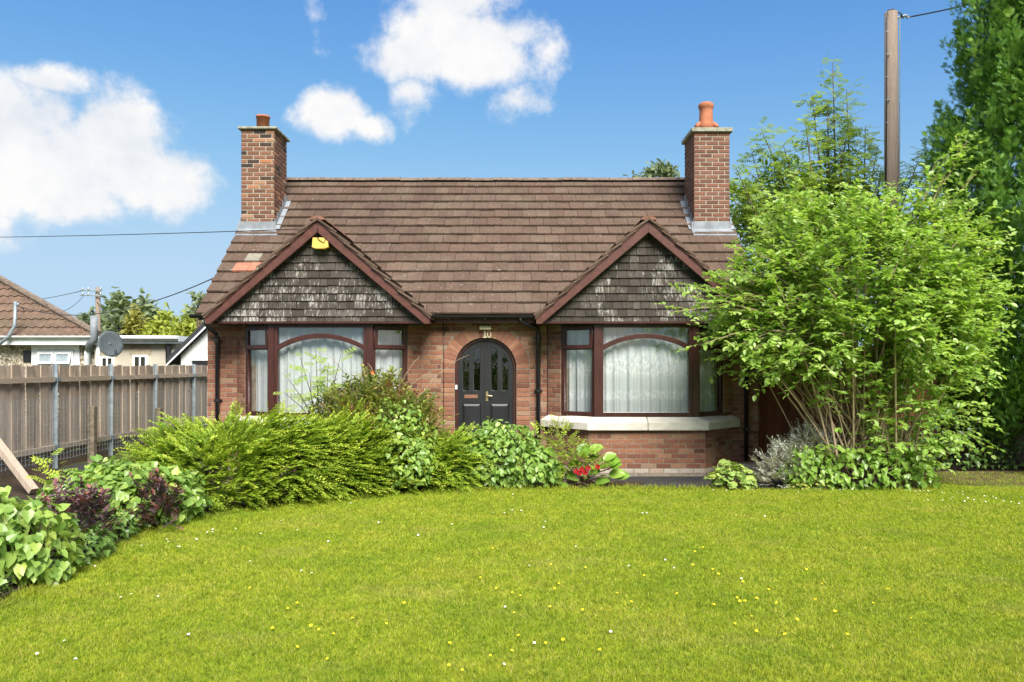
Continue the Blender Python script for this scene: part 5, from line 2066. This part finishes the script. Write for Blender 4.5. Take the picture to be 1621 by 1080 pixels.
# --- silver shrub
e_ = plant('silver_shrub', at(1250, 772, 10.55).xy.to_3d(), 'silvery grey-leaved bush between the plank gate and the lawn', 'shrub')
SE = [mound_at(1242, 706, 10.6, .36, .3, .2), mound_at(1285, 675, 10.85, .36, .3, .4), mound_at(1232, 735, 10.5, .26, .25, .15)]
P, Nn, rr = sample_mounds(SE, 620, .3, .95, -.7, .03)
Dn = norm(Nn * .6 + np.array((-.15, -.1, .6)) + jit(len(P), .25))
L = rng.uniform(.10, .22, len(P))
lp, ax, nn, idx = twig_arrays(P, Dn, L, 11, .03, .9, .1, .4)
leaves('foliage', T_LANCE, lp, ax, nn, rng.uniform(.035, .06, len(lp)), tints(len(lp), .5, .25), LM['silver'], e_)
twig_mesh('stems', P, Dn, L, .003, .03, MT['stem'], e_)

# --- broad-leaved seedlings and ivy at the foot of the big shrub
leafy_mound('base_ivy', [((4.75, 10.45, .2), (.75, .3, .38)), ((4.0, 10.5, .22), (.38, .3, .36)), ((5.35, 10.5, .15), (.35, .3, .3))], 1500, .075, T_HEART, 'mock',
            'leafy green undergrowth around the foot of the big shrub', 'undergrowth', .4)
leafy_mound('yellow_groundcover', [((3.95, 10.35, .04), (.32, .14, .12))], 120, .06, T_OVAL, 'far_lime', 'small yellow-green plant at the lawn edge below the silver bush', 'plant', .9)


leafy_mound('shade_ivy', [((7.0, 12.5, .3), (.9, .4, .75)), ((8.4, 12.6, .3), (.9, .5, .8)), ((6.1, 12.4, .2), (.5, .35, .5))], 2600, .07, T_IVY, 'dark_ivy',
            'dark ivy thicket in the shade under the conifer', 'ivy', .3)


# --- the big mock orange shrub
def big_shrub():
    e_ = plant('mock_orange_shrub', (4.75, 10.8, 0), 'huge bright green broad-leaved shrub spreading across the right bay and chimney', 'shrub')
    base = np.array((4.85, 10.85, 0.0))
    # crown outline: centre (x,z) and radii as a function of direction
    C = np.array((4.86, 10.9, 2.40))
    RX, RY_, RZ_ = 1.80, 1.3, 1.68
    st = MB()
    P0, D0 = [], []
    nst = 115
    for i in range(nst):
        # target on the crown surface
        d = rdir(1, -.25)[0]
        bump = 1 + .10 * math.sin(d[0] * 5 + d[2] * 4) + random.uniform(-.12, .08)
        T = C + d * np.array((RX, RY_, RZ_)) * bump
        b = base + np.array((random.uniform(-.55, .55), random.uniform(-.35, .35), 0))
        # arching stem: rises first, then leans out
        m1 = b + (T - b) * .38 + np.array((0, 0, .35))
        m2 = b + (T - b) * .72 + np.array((0, 0, .38))
        pts = []
        for t in np.linspace(0, 1, 9):
            p = (1 - t) ** 3 * b + 3 * (1 - t) ** 2 * t * m1 + 3 * (1 - t) * t * t * m2 + t ** 3 * T
            pts.append(p)
        r0 = random.uniform(.007, .021)
        st.tube([Vector(p) for p in pts], [r0 * (1 - .8 * k / 8) for k in range(9)], 5, False)
        for k in range(30):
            t = .34 + .66 * (k / 29) ** .75
            j = min(int(t * 8), 7)
            f = t * 8 - j
            p = pts[j] * (1 - f) + pts[j + 1] * f
            dd = norm((pts[j + 1] - pts[j])[None])[0]
            P0.append(p)
            D0.append(dd * .55 + rdir(1, -.35)[0] * .9)
    st.build('stems', MT['palestem'], e_, True)
    P0, D0 = np.array(P0), np.array(D0)
    # trailing side shoots of the lower left that reach over the bay
    ex = [(1075, 492), (1090, 470), (1100, 455), (1110, 545), (1105, 500), (1130, 520), (1150, 470), (1160, 550), (1170, 430), (1185, 400), (1180, 560), (1215, 575), (1230, 600), (1140, 440), (1120, 480), (1240, 560), (1570, 350), (1585, 390), (1560, 430), (1540, 330), (1520, 250), (1530, 225), (1500, 245), (1540, 520), (1530, 560), (1555, 480), (1480, 260), (1545, 275)]
    st2 = MB()
    P1, D1 = [], []
    for px, py in ex:
        T = np.array(at(px, py, 10.35 + random.uniform(-.2, .2)))
        b = C + (T - C) * .45 + np.array((0, -.2, -.1))
        m = (T + b) / 2 + np.array((0, 0, .12))
        st2.tube([Vector(b), Vector(m), Vector(T)], [.010, .007, .003], 5, False)
        for k in range(12):
            t = .15 + .85 * k / 11
            p = (1 - t) ** 2 * b + 2 * t * (1 - t) * m + t * t * T
            P1.append(p)
            D1.append(norm((T - b)[None])[0] * .9 + rdir(1, -.3)[0] * .6)
    st2.build('side_shoots', MT['stem'], e_, True)['kind'] = 'stuff'
    # leafy outer shell of short shoots
    sd = rdir(4600, -.55)
    lump = 1 + .13 * np.sin(sd[:, 0] * 5.2 + sd[:, 2] * 4.3 + 1.0) + .09 * np.sin(sd[:, 0] * 13 + sd[:, 1] * 9 + sd[:, 2] * 11)
    sr = rng.uniform(.62, 1.0, len(sd)) * lump
    Ps = C + sd * np.array((RX, RY_, RZ_)) * sr[:, None]
    clump = np.sin(Ps[:, 0] * 5.2 + Ps[:, 1] * 3) * np.sin(Ps[:, 2] * 5.7 + Ps[:, 0] * 2.1)
    ok = clump > -.05
    # lower skirts: to the ground on the right, sparse clusters between the bare stems
    low, lown, _ = sample_mounds([((5.65, 10.7, 1.2), (.72, .6, 1.05)), ((5.2, 10.4, .8), (.5, .35, .8))], 420, .3, 1.0, -.8, .1)
    mid = np.stack([rng.uniform(4.0, 5.4, 46), rng.uniform(10.2, 10.6, 46), rng.uniform(.4, 1.5, 46)], 1)
    P = np.concatenate([P0, np.array(P1), Ps[ok]])
    Dn = np.concatenate([D0, np.array(D1), (sd * .8 + rdir(len(sd), -.3) * .7)[ok]])
    cut = np.interp(P[:, 0], [2.2, 3.2, 4.0, 4.6, 5.2, 6.0], [1.75, 1.65, 1.45, 1.25, .9, .7])
    keep = (P[:, 2] > cut + .2 * np.sin(P[:, 0] * 7 + P[:, 1] * 3)) | (rng.random(len(P)) < .12)
    P = np.concatenate([P[keep], low, mid])
    Dn = np.concatenate([Dn[keep], lown + rdir(len(low), -.3) * .7, rdir(46, -.2) + np.array((0, -.6, 0))])
    L = rng.uniform(.14, .36, len(P))
    k = 8
    lp, ax, nn, idx = twig_arrays(P, Dn, L, k, .22, .85, .18, 1.0)
    ax = ax + np.array((0, 0, -.22))
    ax = ax + jit(len(ax), .28)
    nn = nn + np.array((0, -.35, .25)) + jit(len(nn), .4)
    shoot_tone = rng.normal(0, 1, len(P))[idx]  # random leaf tone for each shoot
    tt = np.clip(.48 + .17 * shoot_tone + rng.normal(0, .18, len(lp)) + .12 * np.tile(np.linspace(-.5, 1, k), len(P)), 0, 1)
    leaves('foliage', T_BROAD, lp, ax, nn, rng.uniform(.042, .10, len(lp)), tt, LM['mock'], e_)
    twig_mesh('twigs', P, Dn, L, .0032, .22, MT['stem'], e_)


big_shrub()


# --- conifer
def conifer():
    cx, cy = 9.08, 12.6
    e_ = plant('conifer', (cx, cy, 0), 'towering dense dark green conifer at the right edge', 'conifer')
    MB().tube([(cx, cy, -.2), (cx, cy, 5), (cx + .1, cy, 12.5)], [.28, .2, .03], 12).build('trunk', MT['bark'], e_, True)

    def rad(z):
        return np.interp(z, [0, .8, 2.2, 4.0, 5.1, 6.3, 7.5, 9, 11, 12.6], [1.6, 1.7, 1.85, 1.9, 1.72, 1.5, 1.25, 1.0, .55, .1])

    def plumes(npl, k, lay0, lay1, h0, h1, s0, s1_, wide):
        z = 12.0 - 11.4 * rng.random(npl * 4) ** .75
        a = rng.uniform(0, 2 * np.pi, npl * 4)
        keep = (np.sin(a) < .55) & (np.cos(a) < .6) & ((z < 8.2) | (rng.random(len(z)) < .25))
        z, a = z[keep][:npl], a[keep][:npl]
        n = len(z)
        lump = 1 + .05 * np.sin(a * 9 + z * 1.3) + .05 * np.sin(z * 3.1 + a * 4)
        r = rad(z) * rng.uniform(lay0, lay1, n) * lump
        base = np.stack([cx + r * np.cos(a), cy + r * np.sin(a), z - .3], 1)
        out = np.stack([np.cos(a), np.sin(a), 0 * a], 1)
        H = rng.uniform(h0, h1, n)
        t = rng.random((n, k)) ** .8
        ang_ = rng.uniform(0, 2 * np.pi, (n, k))
        wd = wide * H[:, None] * np.sin(np.pi * np.clip(t * .8 + .18, 0, 1)) * rng.random((n, k)) ** .4
        up = norm(out * .30 + np.array((0, 0, 1.0)) + jit(n, .10))
        s1 = norm(np.cross(up, out))
        s2 = np.cross(up, s1)
        radial = s1[:, None] * np.cos(ang_)[..., None] + s2[:, None] * np.sin(ang_)[..., None]
        P = base[:, None] + up[:, None] * (H[:, None] * t)[..., None] + radial * wd[..., None]
        A = up[:, None] * .9 + radial * .75 + rng.normal(0, .2, (n, k, 3))
        Nn = radial * .6 + np.array((0, -.3, .2)) + rng.normal(0, .5, (n, k, 3))
        tt = np.clip(.32 + .17 * rng.normal(0, 1, n)[:, None] + .45 * (t - .5) + rng.normal(0, .09, (n, k)), 0, 1)
        S = rng.uniform(s0, s1_, (n, k))
        return [q.reshape(-1, 3) for q in (P, A, Nn)] + [S.ravel(), tt.ravel()]
    o_ = plumes(980, 66, .86, 1.0, .55, 1.15, .075, .14, .17)
    i_ = plumes(800, 16, .45, .85, .5, .9, .16, .28, .3)
    P, A, Nn, S, tt = [np.concatenate([x, y]) for x, y in zip(o_, i_)]
    leaves('foliage', T_FROND, P, A, Nn, S, tt, LM['conifer'], e_)
    # twiggy inner mass
    zz = np.linspace(.9, 12, 26)
    st = MB()
    for z_ in zz:
        for q in range(9):
            a_ = random.uniform(0, 6.28)
            rr_ = float(rad(z_)) * .85
            st.tube([(cx, cy, z_ - .3), (cx + rr_ * .5 * math.cos(a_), cy + rr_ * .5 * math.sin(a_), z_), (cx + rr_ * math.cos(a_), cy + rr_ * math.sin(a_), z_ + .45)], [.04, .025, .008], 5, False)
    st.build('branches', MT['bark'], e_, True)


conifer()


# --- recursive broadleaf tree for the ash and the far trees
def tree(name, base, height, crown_c, crown_r, label, mat, leafT, leaf_size, nclump, per, group, tint=.5, trunk_r=.12, gap=.3, nlimb=14, seed=0):
    e_ = plant(name, base, label, 'tree', group)
    b = np.array(base, float)
    C, Rr = np.array(crown_c, float), np.array(crown_r, float)
    st = MB()
    top = np.array((C[0], C[1], C[2] + Rr[2] * .8))
    st.tube([Vector(b), Vector(b * .5 + top * .5 + np.array((.1, 0, 0))), Vector(top)], [trunk_r, trunk_r * .6, trunk_r * .12], 8, False)
    d = rdir(nclump, -.6)
    rr = rng.uniform(.45, 1.0, nclump) * (1 + .18 * np.sin(d[:, 0] * 5 + seed) * np.sin(d[:, 2] * 6 + seed))
    cen = C + d * Rr * rr[:, None]
    for i in rng.choice(nclump, min(nlimb, nclump), replace=False):
        t = random.uniform(.25, .8)
        s = b + (top - b) * t
        m = (s + cen[i]) / 2 + np.array((0, 0, Rr[2] * .1))
        st.tube([Vector(s), Vector(m), Vector(cen[i])], [trunk_r * .35, trunk_r * .2, trunk_r * .06], 5, False)
    st.build('trunk', MT['bark'], e_, True)
    P = np.repeat(cen, per, 0) + rng.normal(0, 1, (nclump * per, 3)) * Rr * gap * .5
    n = len(P)
    A = norm(np.repeat(d, per, 0) * .5 + rdir(n) * .9 + np.array((0, 0, -.2)))
    Nn = norm(np.array((0, -.3, .8)) + jit(n, .5))
    tt = np.clip(tint + .13 * np.repeat(rng.normal(0, 1, nclump), per) + rng.normal(0, .15, n), 0, 1)
    leaves('crown', leafT, P, A, Nn, rng.uniform(.7, 1.25, n) * leaf_size, tt, LM[mat], e_)
    return e_


def tree_px(name, px, py_top, py_bot, D, rx_px, label, mat, T, ls, ncl, per, group, **kw):
    s = D / FPX
    ztop = CAMZ + (HY - py_top) * s
    zbot = CAMZ + (HY - py_bot) * s
    x = (px - CX) * s
    rz = (ztop - zbot) / 2
    return tree(name, (x, D, 0), ztop, (x, D, (ztop + zbot) / 2), (rx_px * s, rx_px * s * .8, rz), label, mat, T, ls, ncl, per, group, **kw)


def ash():
    e_ = plant('ash_tree', at(1325, 578, 15.6).xy.to_3d(), 'airy pale green ash tree showing above the shrub beside the pole', 'tree')
    b = at(1325, 640, 15.6)
    b.z = 0
    st = MB()
    P, A, Nn = [], [], []
    tops = [(1318, 98), (1345, 185), (1275, 190), (1285, 150), (1370, 200), (1390, 230), (1240, 230), (1205, 205), (1190, 240), (1165, 265), (1225, 265), (1300, 215), (1330, 235), (1260, 255), (1395, 265), (1360, 255), (1180, 290), (1150, 300), (1440, 270), (1455, 250), (1310, 160), (1340, 140)]
    for px, py in tops:
        T = at(px, py, 15.6 + random.uniform(-.8, .8))
        f = Vector((b.x + (T.x - b.x) * .3, 15.6, T.z * random.uniform(.35, .55)))
        m = f.lerp(T, .55) + Vector((random.uniform(-.22, .22), random.uniform(-.2, .2), .05))
        st.tube([b, f, m, T], [.07, .045, .02, .006], 6, False)
        for k in range(16):
            t = .12 + .88 * k / 15
            p = (f.lerp(m, t * 2) if t < .5 else m.lerp(T, t * 2 - 1)) + Vector((random.gauss(0, .17), random.gauss(0, .2), random.gauss(0, .14))) * (1.05 - .8 * t)
            for _ in range(9):
                a = random.uniform(0, 6.28)
                P.append(tuple(p + Vector((random.gauss(0, .09), random.gauss(0, .1), random.gauss(0, .07)))))
                A.append((math.cos(a), math.sin(a) * .7, random.uniform(-.45, .5)))
                Nn.append((random.uniform(-.5, .5), random.uniform(-.8, .2), .8))
        sd = T.lerp(m, .4)
        st.tube([sd, sd + Vector((random.uniform(-.3, .3), 0, .25))], [.01, .004], 5, False)
    st.build('trunk', MT['bark'], e_, True)
    n = len(P)
    leaves('crown', T_PINN, np.array(P), np.array(A), np.array(Nn), rng.uniform(.17, .31, n), tints(n, .55, .22), LM['ash'], e_)


ash()
tree_px('broadleaf_tree', 1265, 268, 430, 16.4, 120, 'fuller green tree filling behind the big shrub below the ash', 'ash', T_OVAL, .12, 230, 26, 'trees behind the house', tint=.6)
G = 'far trees beyond the neighbour'
tree_px('far_tree', 195, 478, 585, 75, 34, 'tall hazy grey-green tree just right of the distant pole', 'far_dark', T_OVAL, .75, 130, 22, G, gap=.34, trunk_r=.4)
tree_px('far_tree', 232, 482, 590, 78, 22, 'tall hazy grey-green tree behind the golden one', 'far_dark', T_OVAL, .75, 110, 22, G, gap=.34, trunk_r=.4, seed=2)
tree_px('far_tree', 216, 500, 600, 62, 20, 'golden-green rounded tree above the flat roof', 'far_gold', T_OVAL, .5, 100, 26, G, gap=.34, trunk_r=.3, seed=3)
tree_px('far_tree', 172, 505, 600, 62, 24, 'dark green tree directly behind the flue', 'far_dark', T_OVAL, .6, 110, 24, G, gap=.34, trunk_r=.3, tint=.3, seed=4)
tree_px('far_tree', 262, 508, 600, 50, 30, 'lime-green tree above the flat roof beside the white gable', 'far_lime', T_OVAL, .42, 120, 26, G, gap=.34, trunk_r=.25, seed=5)
tree_px('far_tree', 300, 500, 600, 46, 24, 'lime-green tree top just left of the house eaves', 'far_lime', T_OVAL, .4, 100, 24, G, gap=.34, trunk_r=.25, seed=6)
tree_px('far_tree', 140, 500, 600, 55, 14, 'dark tree top behind the hip of the neighbour roof', 'far_dark', T_OVAL, .5, 60, 22, G, gap=.34, trunk_r=.25, tint=.25, seed=7)
tree_px('broadleaf_tree', 316, 462, 508, 24, 22, 'sparse leafy branch tips showing beside the left eaves', 'far_dark', T_OVAL, .16, 34, 8, 'trees behind the house', tint=.55, gap=.25, trunk_r=.06)
tree_px('broadleaf_tree', 1045, 262, 310, 22, 38, 'leafy branch tips showing above the ridge by the right chimney', 'far_dark', T_OVAL, .19, 60, 9, 'trees behind the house', tint=.35, gap=.3, trunk_r=.08)

# --- hedge and trees across the road, behind the camera, which the windows mirror
HB = [((-9 + 3.0 * k, -9.5, .9), (2.0, 1.0, 1.5 + .25 * math.sin(k * 2.1))) for k in range(8)]
leafy_mound('roadside_hedge', HB, 16000, .16, T_OVAL, 'dark_ivy', 'tall clipped roadside hedge behind the viewpoint, seen mirrored in the door glass', 'hedge', .55, rlo=.8)

# ------------------------------------------------------------------ small flowers in the lawn
def flower_mesh(name, petals, r, pc, cc, h):
    mb = MB()
    for k in range(petals):
        a = 2 * math.pi * k / petals
        w = math.pi / petals * .85
        mb.add([(0, 0, h), (r * .7 * math.cos(a - w), r * .7 * math.sin(a - w), h + r * .18), (r * math.cos(a), r * math.sin(a), h + r * .25), (r * .7 * math.cos(a + w), r * .7 * math.sin(a + w), h + r * .18)], [(0, 1, 2, 3)])
    np_ = len(mb.f)
    mb.lathe([(r * .34, h + .002), (r * .25, h + r * .28), (0, h + r * .34)], (0, 0, 0), 6)
    ns = len(mb.f)
    mb.tube([(0, 0, -.012), (0, 0, h)], .0012, 3)
    me = mb.mesh(name, pc)
    me.materials.append(cc)
    me.materials.append(LM['hedge'])
    for i, p in enumerate(me.polygons):
        p.material_index = 0 if i < np_ else (1 if i < ns else 2)
    return me


WP = simple('white_petal', (.80, .80, .78), .6, .2, .05, 20)
YP = simple('yellow_petal', (.78, .62, .02), .35, .45, .1, 20)
YC = simple('yellow_disc', (.70, .48, .02), .7, .2, .1, 20)
dme = flower_mesh('daisy', 9, .0095, WP, YC, .026)
bme_ = flower_mesh('buttercup', 5, .0105, YP, YC, .028)


def lawn_pt(px, py):
    D = FPX * CAMZ / (py - HY)
    return ((px - CX) * D / FPX, D)


def sow(me, name, pts, label, group):
    for px, py in pts:
        x, y = lawn_pt(px, py)
        o = bpy.data.objects.new(name, me)
        o.location = (x, y, 0)
        o.rotation_euler = (R(random.uniform(5, 35)), R(random.uniform(-15, 15)), random.uniform(-.5, .5))
        s = random.uniform(.85, 1.25)
        o.scale = (s, s, 1)
        link(o)
        if py < 815 and px > 1420:
            w = 'in the shaded far right corner of the lawn'
        elif py < 835:
            w = 'near the far edge of the lawn'
        elif px < 500:
            w = 'towards the planted bed on the left of the lawn' if py < 960 else 'in the near left of the lawn'
        elif px < 960:
            w = 'in the near middle of the lawn' if py >= 930 else 'in the middle of the lawn'
        else:
            w = 'in the near right of the lawn' if py >= 930 else 'in the right half of the lawn'
        tag(o, label + ' ' + w, 'flower', group)


but = [(781, 871), (871, 898), (925, 902), (885, 928), (877, 937), (811, 943), (824, 948), (870, 965), (815, 976), (923, 971), (822, 1012), (893, 1018), (864, 1024), (808, 1036), (777, 1043), (733, 1066), (711, 1024), (710, 1059),
       (976, 945), (999, 958), (1072, 945), (1113, 871), (1100, 877), (1095, 898), (1127, 905), (1136, 913), (1176, 910), (1176, 925), (1165, 951), (1170, 956), (1178, 957), (1196, 951), (1129, 963), (1190, 982), (1160, 992), (1196, 1004), (951, 1035), (1019, 915), (761, 919), (786, 936),
       (398, 935), (455, 968), (470, 960), (432, 1000), (493, 995), (505, 1003), (527, 1010), (470, 1030), (610, 992), (520, 1049), (560, 985), (640, 960), (1230, 960), (1260, 985), (1290, 955), (1320, 972), (1245, 1010), (1380, 960), (1405, 938), (1215, 938), (1340, 1010), (1300, 930), (1440, 985), (1275, 905)]
dai = [(813, 785), (780, 815), (798, 815), (811, 810), (825, 811), (863, 829), (861, 838), (717, 833), (912, 869), (995, 900), (1017, 815), (1024, 815), (1053, 890), (1066, 903), (966, 1005), (795, 1057), (845, 1023), (800, 965), (839, 900), (1173, 920),
       (1449, 781), (1456, 780), (1462, 780), (1469, 780), (1490, 782), (1508, 790), (1515, 783), (1525, 782), (1524, 786), (1532, 791), (1542, 794), (1558, 788), (1571, 790), (1560, 797), (1588, 796), (1600, 797), (1577, 792), (1505, 793), (1526, 796), (1612, 800), (1492, 795), (1470, 794), (1616, 790),
       (337, 841), (335, 846), (312, 857), (280, 869), (285, 870), (268, 862), (264, 858), (225, 868), (412, 849), (444, 828), (470, 843), (397, 893), (479, 907), (494, 912), (193, 951), (250, 949), (209, 946), (140, 897), (150, 901), (374, 841), (330, 846), (555, 800), (600, 830), (662, 850), (520, 860), (1130, 778), (1150, 779), (1165, 776), (1190, 778), (1263, 782), (1330, 778), (1372, 784), (1210, 820), (1440, 800), (105, 1020), (120, 1050), (300, 1010), (60, 1040)]
sow(bme_, 'buttercup', but, 'small yellow buttercup', 'buttercups in the lawn')
sow(dme, 'daisy', dai, 'small white daisy', 'daisies in the lawn')
